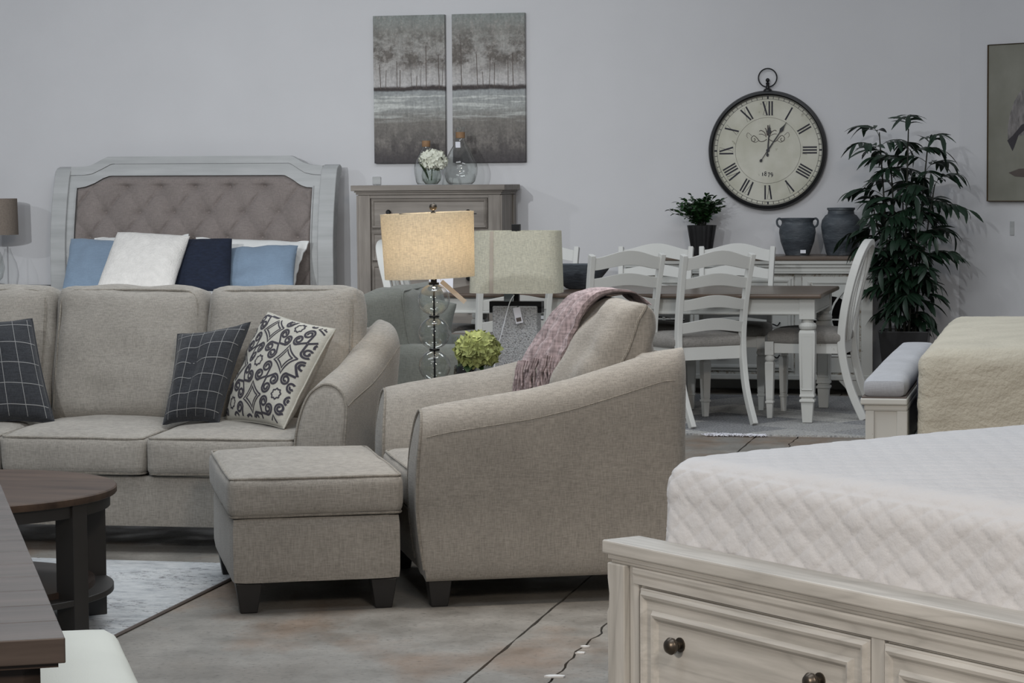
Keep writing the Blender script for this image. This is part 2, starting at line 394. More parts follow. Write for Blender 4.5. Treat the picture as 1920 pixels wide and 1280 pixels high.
    def frame(s, x0, x1, z0, z1, y, w_, d):
        """mitred frame standing proud of plane y towards -y"""
        o = [(x0, z0), (x1, z0), (x1, z1), (x0, z1)]; i_ = [(x0 + w_, z0 + w_), (x1 - w_, z0 + w_), (x1 - w_, z1 - w_), (x0 + w_, z1 - w_)]
        e = w_ * .35
        om = [(x0 + e, z0 + e), (x1 - e, z0 + e), (x1 - e, z1 - e), (x0 + e, z1 - e)]
        im = [(x0 + w_ - e, z0 + w_ - e), (x1 - w_ + e, z0 + w_ - e), (x1 - w_ + e, z1 - w_ + e), (x0 + w_ - e, z1 - w_ + e)]
        vs = [(q[0], y, q[1]) for q in o] + [(q[0], y - d, q[1]) for q in om] + [(q[0], y - d * .8, q[1]) for q in im] + [(q[0], y, q[1]) for q in i_]
        fs = []
        for L in range(3):
            for k in range(4): fs.append((L * 4 + k, L * 4 + (k + 1) % 4, L * 4 + 4 + (k + 1) % 4, L * 4 + 4 + k))
        return s.add(vs, fs)
    def xf(s, mat):
        s.v = [mat @ q for q in s.v]; return s
    def build(s, name, mat, parent=None, bevel=0, smooth=False, kind=None, seg=2, angle=40):
        me = bpy.data.meshes.new(name); me.from_pydata(s.v, [], s.f); me.update()
        o = bpy.data.objects.new(name, me); COL.objects.link(o)
        me.materials.append(MT[mat] if isinstance(mat, str) else mat)
        bm_fix(me)
        if smooth:
            me.polygons.foreach_set('use_smooth', [True] * len(me.polygons))
            me.set_sharp_from_angle(angle=R(angle))
        if bevel:
            md = o.modifiers.new('bevel', 'BEVEL'); md.width = bevel; md.segments = seg; md.limit_method = 'ANGLE'; md.angle_limit = R(35)
        if parent: o.parent = parent
        if kind: o['kind'] = kind
        return o
import bmesh
def bm_fix(me):
    bm = bmesh.new(); bm.from_mesh(me); bmesh.ops.recalc_face_normals(bm, faces=bm.faces); bm.to_mesh(me); bm.free()
def thing(name, label, cat, loc=(0, 0, 0), rz=0, group=None):
    o = bpy.data.objects.new(name, None); COL.objects.link(o); o.location = loc; o.rotation_euler = (0, 0, R(rz))
    o.empty_display_size = .1
    o['label'] = label; o['category'] = cat
    if group: o['group'] = group
    return o
def struct(o): o['kind'] = 'structure'; return o
def dup(root, loc, rz, label):
    r_ = root.copy(); COL.objects.link(r_); r_.location = loc; r_.rotation_euler = (0, 0, R(rz)); r_['label'] = label
    for ch in list(root.children):
        c_ = ch.copy(); COL.objects.link(c_); c_.parent = r_
        for g_ in ch.children:
            d_ = g_.copy(); COL.objects.link(d_); d_.parent = c_
    return r_
def cat(pts, n=8, closed=False):
    P = [Vector(q) for q in pts]; L = len(P); out = []
    rng = range(L) if closed else range(L - 1)
    for i in rng:
        p0 = P[(i - 1) % L] if (closed or i > 0) else P[0]; p1 = P[i]; p2 = P[(i + 1) % L]
        p3 = P[(i + 2) % L] if (closed or i + 2 < L) else P[-1]
        for k in range(n):
            q = k / n
            out.append(.5 * ((2 * p1) + (p2 - p0) * q + (2 * p0 - 5 * p1 + 4 * p2 - p3) * q * q + (3 * p1 - p0 - 3 * p2 + p3) * q ** 3))
    if not closed: out.append(P[-1].copy())
    return out
def lerp_tab(tab, x):
    if x <= tab[0][0]: return tab[0][1]
    for (x0, y0), (x1, y1) in zip(tab, tab[1:]):
        if x <= x1: return y0 + (y1 - y0) * (x - x0) / (x1 - x0)
    return tab[-1][1]
def nz3(q, s_): return noise.noise(Vector(q) * s_)

def rbox(W, D, H, r_, crown=0, side=0, n=(16, 16, 8), wr=.004, disp=None, seed=0, ears=0):
    """rounded, crowned box centred on the origin (upholstery shape)"""
    mb = MB(); idx = {}
    hx, hy, hz = W / 2, D / 2, H / 2
    def tt(k, n_, h):
        e = min(.9, r_ / h)
        # denser near the rounded rims
        q = -1 + 2 * k / n_
        return q
    def put(u, v, w_):
        q = Vector((u * hx, v * hy, w_ * hz))
        inn = Vector((max(-hx + r_, min(hx - r_, q.x)), max(-hy + r_, min(hy - r_, q.y)), max(-hz + min(r_, hz), min(hz - min(r_, hz), q.z))))
        d = q - inn
        nn = d.normalized() if d.length > 1e-6 else Vector((0, 0, 0))
        pt = inn + nn * min(r_, 9) if d.length > 1e-6 else q
        k = (1 - u * u) * (1 - v * v)
        pt.z += crown * (k ** .7 if k > 0 else 0) * w_
        pt.x += side * u * (1 - v * v) * (1 - w_ * w_); pt.y += side * v * (1 - u * u) * (1 - w_ * w_)
        if ears: 
            g = (abs(u) * abs(v)) ** 6; pt.x += ears * g * (1 if u > 0 else -1); pt.y += ears * g * (1 if v > 0 else -1)
        if wr: pt += nn * nz3(pt + Vector((seed, seed, 0)), 9) * wr + Vector((0, 0, nz3(pt + Vector((seed, 0, 3)), 5) * wr))
        if disp: pt += disp(pt, nn)
        return pt
    nx, ny, nz_ = n
    def vid(i, j, k):
        key = (i, j, k)
        if key not in idx:
            idx[key] = len(mb.v); mb.v.append(put(tt(i, nx, hx), tt(j, ny, hy), tt(k, nz_, hz)))
        return idx[key]
    for i in range(nx):
        for j in range(ny):
            mb.f.append((vid(i, j, 0), vid(i, j + 1, 0), vid(i + 1, j + 1, 0), vid(i + 1, j, 0)))
            mb.f.append((vid(i, j, nz_), vid(i + 1, j, nz_), vid(i + 1, j + 1, nz_), vid(i, j + 1, nz_)))
    for i in range(nx):
        for k in range(nz_):
            mb.f.append((vid(i, 0, k), vid(i + 1, 0, k), vid(i + 1, 0, k + 1), vid(i, 0, k + 1)))
            mb.f.append((vid(i, ny, k), vid(i, ny, k + 1), vid(i + 1, ny, k + 1), vid(i + 1, ny, k)))
    for j in range(ny):
        for k in range(nz_):
            mb.f.append((vid(0, j, k), vid(0, j, k + 1), vid(0, j + 1, k + 1), vid(0, j + 1, k)))
            mb.f.append((vid(nx, j, k), vid(nx, j + 1, k), vid(nx, j + 1, k + 1), vid(nx, j, k + 1)))
    def rim(w_, inset=.35):
        """points of the top or bottom rim, for piping"""
        e = r_ * inset; pts = []
        cx, cy = hx - e, hy - e; rr = r_ * .8
        for (sx, sy, a0) in ((1, -1, -90), (1, 1, 0), (-1, 1, 90), (-1, -1, 180)):
            for k in range(5):
                A = R(a0 + 90 * k / 4)
                pts.append(Vector((sx * (cx - rr) + rr * math.cos(A), sy * (cy - rr) + rr * math.sin(A), w_ * (hz - e * .6))))
        out = []
        L = len(pts)
        for i in range(L):
            A, B = pts[i], pts[(i + 1) % L]; m_ = max(1, int((B - A).length / .04))
            for k in range(m_):
                q = A.lerp(B, k / m_)
                u, v = q.x / hx, q.y / hy
                q.x += side * u * (1 - min(1, v * v)) * .3; q.y += side * v * (1 - min(1, u * u)) * .3
                if wr: q.z += nz3(q + Vector((seed, 0, 3)), 5) * wr
                out.append(q)
        return out
    return mb, rim
def cushion(name, W, D, H, mat, parent, mtx, r_=.035, crown=.02, side=.01, pipe=True, n=(18, 18, 8), seed=0, ears=0, wr=.004, pr=.0045, both=True):
    mb, rim = rbox(W, D, H, r_, crown, side, n, wr, None, seed, ears)
    mb.xf(mtx); o = mb.build(name, mat, parent, smooth=True, angle=80)
    if pipe:
        for w_ in ((1, -1) if both else (1,)):
            q = MB().tube([mtx @ z for z in rim(w_)], pr, 6, closed=True)
            q.build('piping', 'linen_seam' if mat == 'linen' else mat, o, smooth=True)
    return o
def T(x, y, z, rx=0, ry=0, rz=0):
    return Matrix.Translation((x, y, z)) @ Matrix.Rotation(R(rz), 4, 'Z') @ Matrix.Rotation(R(ry), 4, 'Y') @ Matrix.Rotation(R(rx), 4, 'X')

def ribbon(mb, path, hw, fn, off=.0012):
    """flat strip drawn on a surface fn(u, v) -> point"""
    L = len(path); vs = []
    for i in range(L):
        A = path[max(0, i - 1)]; B = path[min(L - 1, i + 1)]
        dx, dy = B[0] - A[0], B[1] - A[1]; l = math.hypot(dx, dy) or 1
        nx, ny = -dy / l, dx / l; h = hw[i] if hasattr(hw, '__len__') else hw
        for s_ in (-1, 1):
            u, v = path[i][0] + nx * h * s_, path[i][1] + ny * h * s_
            q = Vector(fn(u, v)); e = .004
            n_ = (Vector(fn(u + e, v)) - q).cross(Vector(fn(u, v + e)) - q).normalized()
            vs.append(q + n_ * off)
    mb.add(vs, [(2 * i, 2 * i + 1, 2 * i + 3, 2 * i + 2) for i in range(L - 1)])
def pillow(name, label, cat_, corners, th, mat, group=None, n=24, pinch=.05, wr=.006, seed=0, power=.42, back=None, flange=0, dent=0, floppy=0):
    """square pillow between four corner points BL, BR, TR, TL; returns (object, surface function, local origin)"""
    C_ = [Vector(c_) for c_ in corners]; o0 = sum(C_, Vector()) / 4; o0.z = min(c_.z for c_ in C_)
    L = [c_ - o0 for c_ in C_]
    nrm = ((L[1] - L[0]) + (L[2] - L[3])).cross((L[3] - L[0]) + (L[2] - L[1])).normalized()
    def surf(u, v, sgn=1):
        u = max(-1, min(1, u)); v = max(-1, min(1, v))
        uu = u * (1 - pinch * (1 - v * v) * u * u); vv = v * (1 - pinch * (1 - u * u) * v * v)
        a_, b_ = (uu + 1) / 2, (vv + 1) / 2
        q = L[0] * (1 - a_) * (1 - b_) + L[1] * a_ * (1 - b_) + L[2] * a_ * b_ + L[3] * (1 - a_) * b_
        k = max(0, (1 - u * u) * (1 - v * v))
        tk = th / 2 * (k ** power)
        if flange:
            f_ = max(abs(u), abs(v))
            if f_ > 1 - flange: tk = .004; q = q + nrm * (.008 * math.sin((u + v) * 14 + seed))
        q = q + nrm * tk * sgn
        if dent: q = q - nrm * sgn * dent * math.exp(-((u + .25) ** 2 / .06 + (v - .05) ** 2 / .35))
        q = q + nrm * sgn * wr * nz3(q + Vector((seed, 0, 0)), 8) * min(1, k * 4 + .1) * 2
        q = q + nrm * wr * .8 * nz3(q + Vector((seed, 5, 0)), 16) * (1 - k)
        return q
    def tt(x): return math.sin((x * 2 - 1) * math.pi / 2)
    root = bpy.data.objects.new(name, None) if back or cat_ == 'x' else None
    f1 = MB().grid(lambda a_, b_: surf(tt(a_), tt(b_), 1), n, n); f2 = MB().grid(lambda a_, b_: surf(tt(a_), tt(b_), -1), n, n)
    if back:
        root = thing(name, label, cat_, o0, 0, group)
        f1.build('front_cover', mat, root, smooth=True, angle=180); f2.build('back_cover', back, root, smooth=True, angle=180)
        ob = root
    else:
        f1.add(f2.v, f2.f); ob = f1.build(name, mat, None, smooth=True, angle=180); ob.location = o0
        bm = bmesh.new(); bm.from_mesh(ob.data); bmesh.ops.remove_doubles(bm, verts=bm.verts, dist=1e-4); bmesh.ops.recalc_face_normals(bm, faces=bm.faces); bm.to_mesh(ob.data); bm.free()
        ob.data.polygons.foreach_set('use_smooth', [True] * len(ob.data.polygons))
        if cat_ != 'x':
            ob['label'] = label; ob['category'] = cat_
            if group: ob['group'] = group
    edge = [(-1 + 2 * k / 20, -1) for k in range(20)] + [(1, -1 + 2 * k / 20) for k in range(20)] + [(1 - 2 * k / 20, 1) for k in range(20)] + [(-1, 1 - 2 * k / 20) for k in range(20)]
    return ob, surf, [surf(q[0], q[1], 0) for q in edge]

# ------------------------------------------------------------------ room frame (back wall runs at -13 degrees)
WO = Vector((0, 16.818, 0)); WX = Vector((math.cos(R(-13)), math.sin(R(-13)), 0)); WN = Vector((math.sin(R(-13)), -math.cos(R(-13)), 0))
def WF(s_, off=0, z=0): q = WO + WX * s_ + WN * off; return (q.x, q.y, z)

wl = MB().box(-9, 3.066, 0, .15, 0, 4.6).build('wall_back', 'wall'); wl.location = WO; wl.rotation_euler = (0, 0, R(-13)); struct(wl)
wr_ = MB().box(0, 8, 0, .15, 0, 4.6).build('wall_right', 'wall'); wr_.location = (2.987, 16.128, 0); wr_.rotation_euler = (0, 0, R(-47)); struct(wr_)
bb = MB().box(-9, 3.06, -.015, 0, 0, .10).build('baseboard_back', 'white_wood', bevel=.004); bb.location = WO; bb.rotation_euler = (0, 0, R(-13)); struct(bb)
bb = MB().box(.01, 7.9, -.015, 0, 0, .10).build('baseboard_right', 'white_wood', bevel=.004); bb.location = (2.987, 16.128, 0); bb.rotation_euler = (0, 0, R(-47)); struct(bb)
fl = MB().box(-12, 12, -6, 20, -.06, -.012).build('floor', 'floorbase'); struct(fl)
# concrete slabs between the joints (joint direction follows the room)
dj = Vector((.222, .975, 0)).normalized(); nj = Vector((dj.y, -dj.x, 0)); oj = Vector((-.144, 6.804, 0))
def jline(off, rag, seed):
    return [oj + dj * (-14 + i * .05) + nj * (off + rag * nz3((i * .35, seed, 0), 1.0)) for i in range(-20, 560)]
def slab(name, Lp, Rp):
    n = len(Lp); mb = MB()
    for z in (0, -.012):
        mb.add([(q.x, q.y, z) for q in Lp] + [(q.x, q.y, z) for q in Rp], [(i, i + 1, n + i + 1, n + i) for i in range(n - 1)] if z == 0 else [])
    m0 = 2 * n
    mb.f += [(i, m0 + i, m0 + i + 1, i + 1) for i in range(n - 1)] + [(n + i, n + i + 1, m0 + n + i + 1, m0 + n + i) for i in range(n - 1)]
    return mb.build(name, 'concrete', fl)
j1 = jline(0, .004, 1); j1b = jline(.009, .006, 2); j2 = jline(.232, .035, 3); j2b = [q + nj * (.007 + .004 * nz3((i * .9, 8, 0), 1)) for i, q in enumerate(j2)]
slab('floor_slab', [q - nj * 12 for q in j1], j1); slab('floor_slab', j1b, j2); slab('floor_slab', j2b, [q + nj * 12 for q in j2b])

# ------------------------------------------------------------------ upholstered seating
ARM = [(0, .660), (.10, .680), (.25, .700), (.42, .722), (.58, .755), (.75, .800), (.90, .842), (1.0, .850)]
def arm_section(h, n=5):
    pts = [(0, .12), (0, .30), (.004, h - .22), (.022, h - .12), (.055, h - .04), (.10, h - .004), (.135, h), (.168, h - .014), (.192, h - .044), (.203, h - .088), (.202, h - .15), (.190, h - .28), (.178, .30), (.17, .104), (.09, .10)]
    return [(q.x, q.y) for q in cat([(x, z, 0) for x, z in pts], n, True)]
def seating(name, label, cat_, loc, rz, W, D, nseat, back_h=1.0, mat='linen', back_t=.20, group=None):
    root = thing(name, label, cat_, loc, rz, group); aw = .18
    for sgn in (-1, 1):
        mb = MB(); rings = []; K = 26
        for k in range(K + 1):
            t_ = k / K; sec = arm_section(lerp_tab(ARM, t_)); ring = []
            for x, z in sec:
                y = -D / 2 + D * t_
                if k == 0: y += .035 * min(1.5, ((z - .40) / .32) ** 2)
                elif k == 1: y = -D / 2 + .035 * min(1.5, ((z - .40) / .32) ** 2) * .8 + .010
                if k == K: y -= 0
                xx = (W / 2 - aw + x) * sgn
                if t_ > .9: xx -= sgn * max(0, x - .06) * ((t_ - .9) / .1) ** 3 * .35
                ring.append(Vector((xx, y, z)))
            rings.append(ring)
        n = len(rings[0])
        for rg in rings: mb.v += rg
        for k in range(K):
            for i in range(n): mb.f.append((k * n + i, k * n + (i + 1) % n, (k + 1) * n + (i + 1) % n, (k + 1) * n + i))
        c0 = sum(rings[0], Vector()) / n; c0.y -= .012; inner = [q.lerp(c0, .25) + Vector((0, -.008, 0)) for q in rings[0]]
        b0 = len(mb.v); mb.v += inner; mb.v.append(c0)
        for i in range(n):
            mb.f.append((i, (i + 1) % n, b0 + (i + 1) % n, b0 + i)); mb.f.append((b0 + i, b0 + (i + 1) % n, b0 + n))
        mb.f.append(tuple(K * n + i for i in range(n)))
        arm = mb.build('arm', mat, root, smooth=True, angle=75)
        pip = [q + Vector((0, -.001, 0)) for q in rings[0] if q.z > .13]
        st = max(range(len(rings[0])), key=lambda i: (rings[0][i].z < .13) * 1 + i * 1e-4)
        ordr = [rings[0][(st + 1 + i) % n] for i in range(n)]; ordr = [q for q in ordr if q.z > .12]
        MB().tube([q + Vector((0, -.002, 0)) for q in ordr], .005, 6).build('piping', 'linen_seam' if mat == 'linen' else mat, arm, smooth=True)
        # stitched seam along the outer roll
        seam = [Vector(((W / 2 - aw + .2045) * sgn, -D / 2 + .03 + (D - .08) * k / 20, lerp_tab(ARM, .03 + .92 * k / 20) - .088 - .01 * k / 20)) for k in range(21)]
        MB().tube(seam, .0014, 5).build('stitched_seam', 'linen_seam' if mat == 'linen' else mat, arm, smooth=True)
    mb, _ = rbox(W - 2 * aw + .01, D - .05, .205, .02, 0, 0, (10, 10, 4), .001)
    mb.xf(T(0, .005, .2025)); mb.build('base', mat, root, smooth=True, angle=60)
    mb, _ = rbox(W - .10, .15, .73, .05, 0, 0, (12, 4, 10), .002)
    mb.xf(T(0, D / 2 - .076, .465)); mb.build('back_frame', mat, root, smooth=True, angle=60)
    sw = (W - 2 * aw) / nseat
    for k in range(nseat):
        cx = -W / 2 + aw + sw * (k + .5)
        cushion('seat_cushion', sw - .004, D - .20, .150, mat, root, T(cx, -.105, .385, .8), .03, .022, .008, seed=k * 7 + 1)
        if nseat == 1:
            pc = [(-.300, .150, .475), (.300, .150, .475), (.300, .365, .990), (-.300, .365, .990)]
            co, sfn, cedge = pillow('back_cushion', '', 'x', pc, .29, mat, n=34, pinch=.0, wr=.014, seed=3, power=.27)
            co.parent = root; pp_ = MB().tube(cedge, .0055, 6, closed=True).build('piping', 'linen_seam', co, smooth=True)
            continue
        bw = sw + (.06 if nseat > 1 else .03); bx = cx + ((k - (nseat - 1) / 2) * .06 if nseat > 1 else 0)
        cushion('back_cushion', bw - .02, .58 if nseat > 1 else .62, back_t, mat, root, T(bx, D / 2 - .255 if nseat > 1 else D / 2 - .205, .705 if nseat > 1 else .735, 90 - (13 if nseat > 1 else 11)), .07, .05, .012, seed=k * 5 + 3, ears=.012, wr=.011)
    for sx in (-1, 1):
        for sy in (-1, 1):
            cx = sx * (W / 2 - .07); cy = sy * (D / 2 - .08)
            MB().frus(((cx - .028, cx + .028), (cy - .028, cy + .028)), ((cx - .042, cx + .042), (cy - .042, cy + .042)), 0, .105).build('leg', 'black', root, bevel=.003)
    return root
sofa = seating('sofa', 'long oatmeal linen three-seat sofa with flared sloping arms behind the round coffee table', 'sofa', (-1.613, 9.746, 0), -10.5, 2.14, .98, 3)
armc = seating('armchair', 'wide oatmeal linen armchair seen from its side with mauve throw over its back', 'armchair', (.045, 8.535, 0), -79, .97, .93, 1, back_t=.27)
# ottoman
ot = thing('ottoman', 'square oatmeal linen ottoman on black legs pushed against the armchair', 'ottoman', (-.735, 8.375, 0), 11)
mb, _ = rbox(.565, .90, .225, .02, 0, 0, (12, 14, 6), .0015); mb.xf(T(0, 0, .212)); mb.build('base', 'linen', ot, smooth=True, angle=60)
cushion('cushion', .585, .92, .135, 'linen', ot, T(0, 0, .388), .028, .018, .006, seed=4, wr=.003)
for sx in (-1, 1):
    for sy in (-1, 1):
        cx, cy = sx * .225, sy * .385
        MB().frus(((cx - .028, cx + .028), (cy - .028, cy + .028)), ((cx - .044, cx + .044), (cy - .044, cy + .044)), 0, .102).build('leg', 'black', ot, bevel=.003)

# throw over the armchair back cushion (same frame as the armchair)
def throw():
    root = thing('throw_blanket', 'fringed mauve grey chenille throw draped over the armchair back cushion', 'blanket', (.045, 8.535, 0), -79)
    # profile over the cushion in (y, z): from behind the top, over, and down the front
    prof = cat([(.425, .985, 0), (.385, 1.022, 0), (.32, 1.030, 0), (.255, 1.015, 0), (.205, .965, 0), (.170, .90, 0), (.145, .845, 0), (.125, .795, 0)], 6)
    def fn(u, v):
        k = v * (len(prof) - 1); i = min(int(k), len(prof) - 2); q = prof[i].lerp(prof[i + 1], k - i)
        x0 = .13 - .10 * v; wdt = .34
        x = x0 - wdt * u
        f_ = .010 * math.sin(u * 19 + v * 3) + .006 * math.sin(u * 41 + 5 * v) + .008 * nz3((u * 3, v * 6, 1), 2)
        return (x, q.x - f_ - .004 - .075 * v * v * u ** .7, q.y + f_ * .4 + .004 - .05 * v * v * u)
    MB().slab(fn, 50, 50, (0, .012, -.008)).build('cloth', 'throw', root, smooth=True)
    fr = MB()
    for k in range(62):
        u = (k + .5) / 62; q = Vector(fn(u, 1.0)); rr = random.Random(k)
        for s_ in range(2):
            pth = [q + Vector((0, 0, .01))]; ln = rr.uniform(.11, .16)
            for j in range(1, 6):
                pth.append(q + Vector((rr.uniform(-.010, .010) - .02 * j / 5, -.004 - .010 * j / 5 * 1.4 + rr.uniform(-.007, .004), -ln * j / 5)))
            fr.tube(pth, .0042, 5)
    fr.build('fringe', 'throw', root, smooth=True, kind='stuff')
    return root
throw()

# ------------------------------------------------------------------ sofa pillows
def plaid(ob, surf, edge, nu=5, nv=5, ou=0.0, ov=0.0, sparse=False):
    mb = MB()
    for k in range(nu):
        u = -1 + 2 * (k + .5 + ou) / nu
        ribbon(mb, [(u, -.96 + 1.92 * i / 30) for i in range(31)], .007, surf)
    for k in range(nv):
        v = -1 + 2 * (k + .5 + ov) / nv
        ribbon(mb, [(-.96 + 1.92 * i / 30, v) for i in range(31)], .007, surf)
    mb.build('windowpane_stripes', 'line', ob)
    MB().tube(edge, .005, 6, closed=True).build('piping', 'charcoal', ob, smooth=True)
pc1 = [(-1.378, 9.50, .475), (-1.165, 9.52, .475), (-1.053, 9.70, .862), (-1.345, 9.72, .815)]
pc0 = [(-2.20, 9.60, .475), (-1.840, 9.66, .470), (-1.955, 9.83, .875), (-2.25, 9.80, .865)]
pd = [(-1.150, 9.62, .475), (-.885, 9.30, .475), (-.690, 9.42, .850), (-.985, 9.75, .900)]
ob, sf, ed = pillow('throw_pillow', 'charcoal windowpane check pillow leaning on the scroll-patterned pillow', 'pillow', pc1, .20, 'charcoal', pinch=.08, seed=1, dent=.045, power=.5)
plaid(ob, sf, ed, 6, 6)
ob, sf, ed = pillow('throw_pillow', 'charcoal windowpane check pillow on the sofa at the left edge', 'pillow', pc0, .17, 'charcoal', pinch=.05, seed=2, dent=.02)
plaid(ob, sf, ed, 5, 5, .15, .1)
ob, sf, ed = pillow('throw_pillow', 'cream pillow with dark scrolled lattice print against the sofa arm', 'pillow', pd, .17, 'damask', pinch=.05, seed=3, back='linen')
def damask():
    mb = MB(); hw = .020
    ca, sa = math.cos(R(12)), math.sin(R(12))
    def rb(path, h=hw):
        seg = []
        for q in path:
            q = (q[0] * ca - q[1] * sa, q[0] * sa + q[1] * ca)
            if abs(q[0]) < .955 and abs(q[1]) < .955: seg.append(q)
            else:
                if len(seg) > 2: ribbon(mb, seg, h, sf)
                seg = []
        if len(seg) > 2: ribbon(mb, seg, h, sf)
    P = .66
    def spiral(cx, cy, r1, turns, a0, hand, end=.22):
        return [(cx + r1 * (1 - (1 - end) * k / 34) * math.cos(a0 + hand * turns * 2 * math.pi * k / 34), cy + r1 * (1 - (1 - end) * k / 34) * math.sin(a0 + hand * turns * 2 * math.pi * k / 34)) for k in range(35)]
    for i in range(-3, 4):
        for j in range(-3, 4):
            cx, cy = i * P - .10, j * P + .06
            if (i + j) % 2 == 0:
                oc = [(cx + (.105 if k % 2 == 0 else .080) * math.cos(k * math.pi / 8), cy + (.105 if k % 2 == 0 else .080) * math.sin(k * math.pi / 8)) for k in range(17)]
                rb([(q[0] + (e[0] - q[0]) * z / 3, q[1] + (e[1] - q[1]) * z / 3) for q, e in zip(oc, oc[1:]) for z in range(4)], .013)
                for d in range(4):
                    A = d * math.pi / 2 + math.pi / 4; ux, uy = math.cos(A), math.sin(A); px_, py_ = -uy, ux
                    for sd in (-1, 1):
                        hx_, hy_ = cx + ux * .285 + px_ * sd * .098, cy + uy * .285 + py_ * sd * .098
                        a0 = math.atan2(uy * .55 + py_ * sd * .6, ux * .55 + px_ * sd * .6)
                        sp_ = spiral(hx_, hy_, .104, 1.6, a0, -sd * -1)
                        tip = (cx + ux * .455, cy + uy * .455)
                        rb([(tip[0] + (sp_[0][0] - tip[0]) * z / 5, tip[1] + (sp_[0][1] - tip[1]) * z / 5) for z in range(5)] + sp_)
            else:
                for s_, h in ((.250, .014), (.165, .013)):
                    st = []
                    for k in range(49):
                        A = 2 * math.pi * k / 48; r_ = s_ * 1.12 / (abs(math.cos(A)) ** .8 + abs(math.sin(A)) ** .8) ** 1.25; st.append((cx + r_ * math.cos(A), cy + r_ * math.sin(A)))
                    rb(st, h)
    return mb
dk = damask().build('scroll_print', 'ink', None)
dk.parent = ob
MB().tube(ed, .004, 6, closed=True).build('piping', 'damask', ob, smooth=True)

# ------------------------------------------------------------------ king bed with tufted headboard against the back wall
hb = thing('upholstered_bed', 'large silver-white sleigh bed with button-tufted greige headboard behind the sofa', 'bed', WF(-2.24, .30), -13)
X0, X1 = -3.291 + 2.24, -1.191 + 2.24
def hy(z): return .0 if z < .95 else .15 * ((z - .95) / .66) ** 1.7
TOP = [(-1.05, 1.548), (-.85, 1.548), (-.80, 1.555), (-.762, 1.572), (-.715, 1.598), (-.672, 1.618), (.70, 1.612), (.74, 1.594), (.79, 1.565), (.85, 1.548), (.93, 1.540), (1.05, 1.540)]
INN = [(-.885, 1.395), (-.82, 1.405), (-.748, 1.432), (-.69, 1.465), (-.640, 1.482), (.664, 1.477), (.72, 1.450), (.785, 1.408), (.83, 1.392), (.886, 1.388)]
GRV = [(-.93, 1.484), (-.83, 1.486), (-.776, 1.494), (-.70, 1.530), (-.636, 1.564), (.697, 1.558), (.76, 1.520), (.813, 1.490), (.87, 1.478), (.93, 1.474)]
# rails and stiles
mb = MB()
mb.slab(lambda u, v: (lambda x: (lambda z: (x, hy(z) - .025, z))(lerp_tab(GRV, x) + .003 + (lerp_tab(TOP, x) - lerp_tab(GRV, x) - .003) * v))(-.94 + 1.88 * u), 90, 4, (0, .05, 0))
mb.build('top_rail', 'headboard', hb, smooth=True, angle=50)
mb = MB(); mb.slab(lambda u, v: (lambda x: (lambda z: (x, hy(z) - .018, z))(lerp_tab(INN, x) + (lerp_tab(GRV, x) - lerp_tab(INN, x)) * v))(-.94 + 1.88 * u), 90, 4, (0, .045, 0))
mb.build('inner_rail', 'headboard', hb, smooth=True, angle=50)
for s_ in (-1, 1):
    MB().slab(lambda u, v: (s_ * (.886 + .058 * u), hy(.15 + 1.26 * v) - .018, .15 + 1.26 * v), 1, 24, (0, .045, 0)).build('stile', 'headboard', hb, smooth=True, angle=50)
    mb = MB(); K = 26
    pth = [Vector((0, hy(.0 + 1.47 * k / K) + .0, 1.47 * k / K)) for k in range(K + 1)]
    cs = [(q.y, q.z) for q in pth]
    outl = [(y - .045, z) for y, z in cs] + [(hy(1.50) - .035, 1.515), (hy(1.52) - .005, 1.540), (hy(1.54) + .03, 1.548), (hy(1.54) + .062, 1.535), (hy(1.54) + .075, 1.505), (hy(1.5) + .065, 1.47)] + [(y + .05, z) for y, z in cs[::-1]]
    n = len(outl); xa, xb = s_ * .938, s_ * 1.052
    n2 = len(cs)
    vs = [(xa, q[0], q[1]) for q in outl] + [(xb, q[0], q[1]) for q in outl]
    fs = [(k, k + n, (k + 1) % n + n, (k + 1) % n) for k in range(n)] + [tuple(range(n)), tuple(range(2 * n - 1, n - 1, -1))]
    mb.add(vs, fs); mb.build('post', 'headboard', hb, smooth=True, angle=35, bevel=.005)
    MB().tube([(s_ * .884, hy(z) - .024, z) for z in [.5 + k * .09 for k in range(11)]], .006, 6).build('bead', 'headboard', hb, smooth=True)
# tufted panel
BT = [(-2.754 + .258 * k, 1.398) for k in range(5)] + [(-2.900 + .258 * k, 1.218) for k in range(6)] + [(-3.012 + .258 * k, 1.04) for k in range(7)] + [(-2.900 + .258 * k, .862) for k in range(6)]
BT = [(x + 2.24, z) for x, z in BT]
def tuftdepth(x, z):
    d = .040
    e = 0
    for bx, bz in BT:
        q = (x - bx) ** 2 + (z - bz) ** 2
        if q < .03: e = max(e, .060 * math.exp(-math.sqrt(q) / .034))
    # creases between the buttons
    fx = (x - BT[0][0]) / .258; fz = (z - 1.398) / .179
    u_ = fx - fz * .5 * 1.0; v_ = fx + fz * .5
    du = abs(u_ - round(u_)) * .258 * .81; dv = abs(v_ - round(v_)) * .258 * .81
    if z > 1.398 + .02: du = dv = 1
    c1 = .024 * math.exp(-(du / .0085) ** 1.0); c2 = .008 * math.exp(-(dv / .010))
    puff = .018 * math.sin(min(1, du / .1) * 1.57) * math.sin(min(1, dv / .1) * 1.57)
    dd = max(e, c1, c2)
    return d - dd + puff
def pan(u, v):
    x = -.886 + 1.772 * u; zt = lerp_tab(INN, x); z = .55 + (zt - .55) * v
    eg = min(u, 1 - u) * 1.772; ez = (zt - z)
    k = min(1, min(eg, ez) / .03); k = math.sin(k * math.pi / 2)
    return (x, hy(z) - tuftdepth(x, z) * k + .016, z)
pn = MB().grid(pan, 210, 110).build('tufted_panel', 'tuft', hb, smooth=True, angle=180)
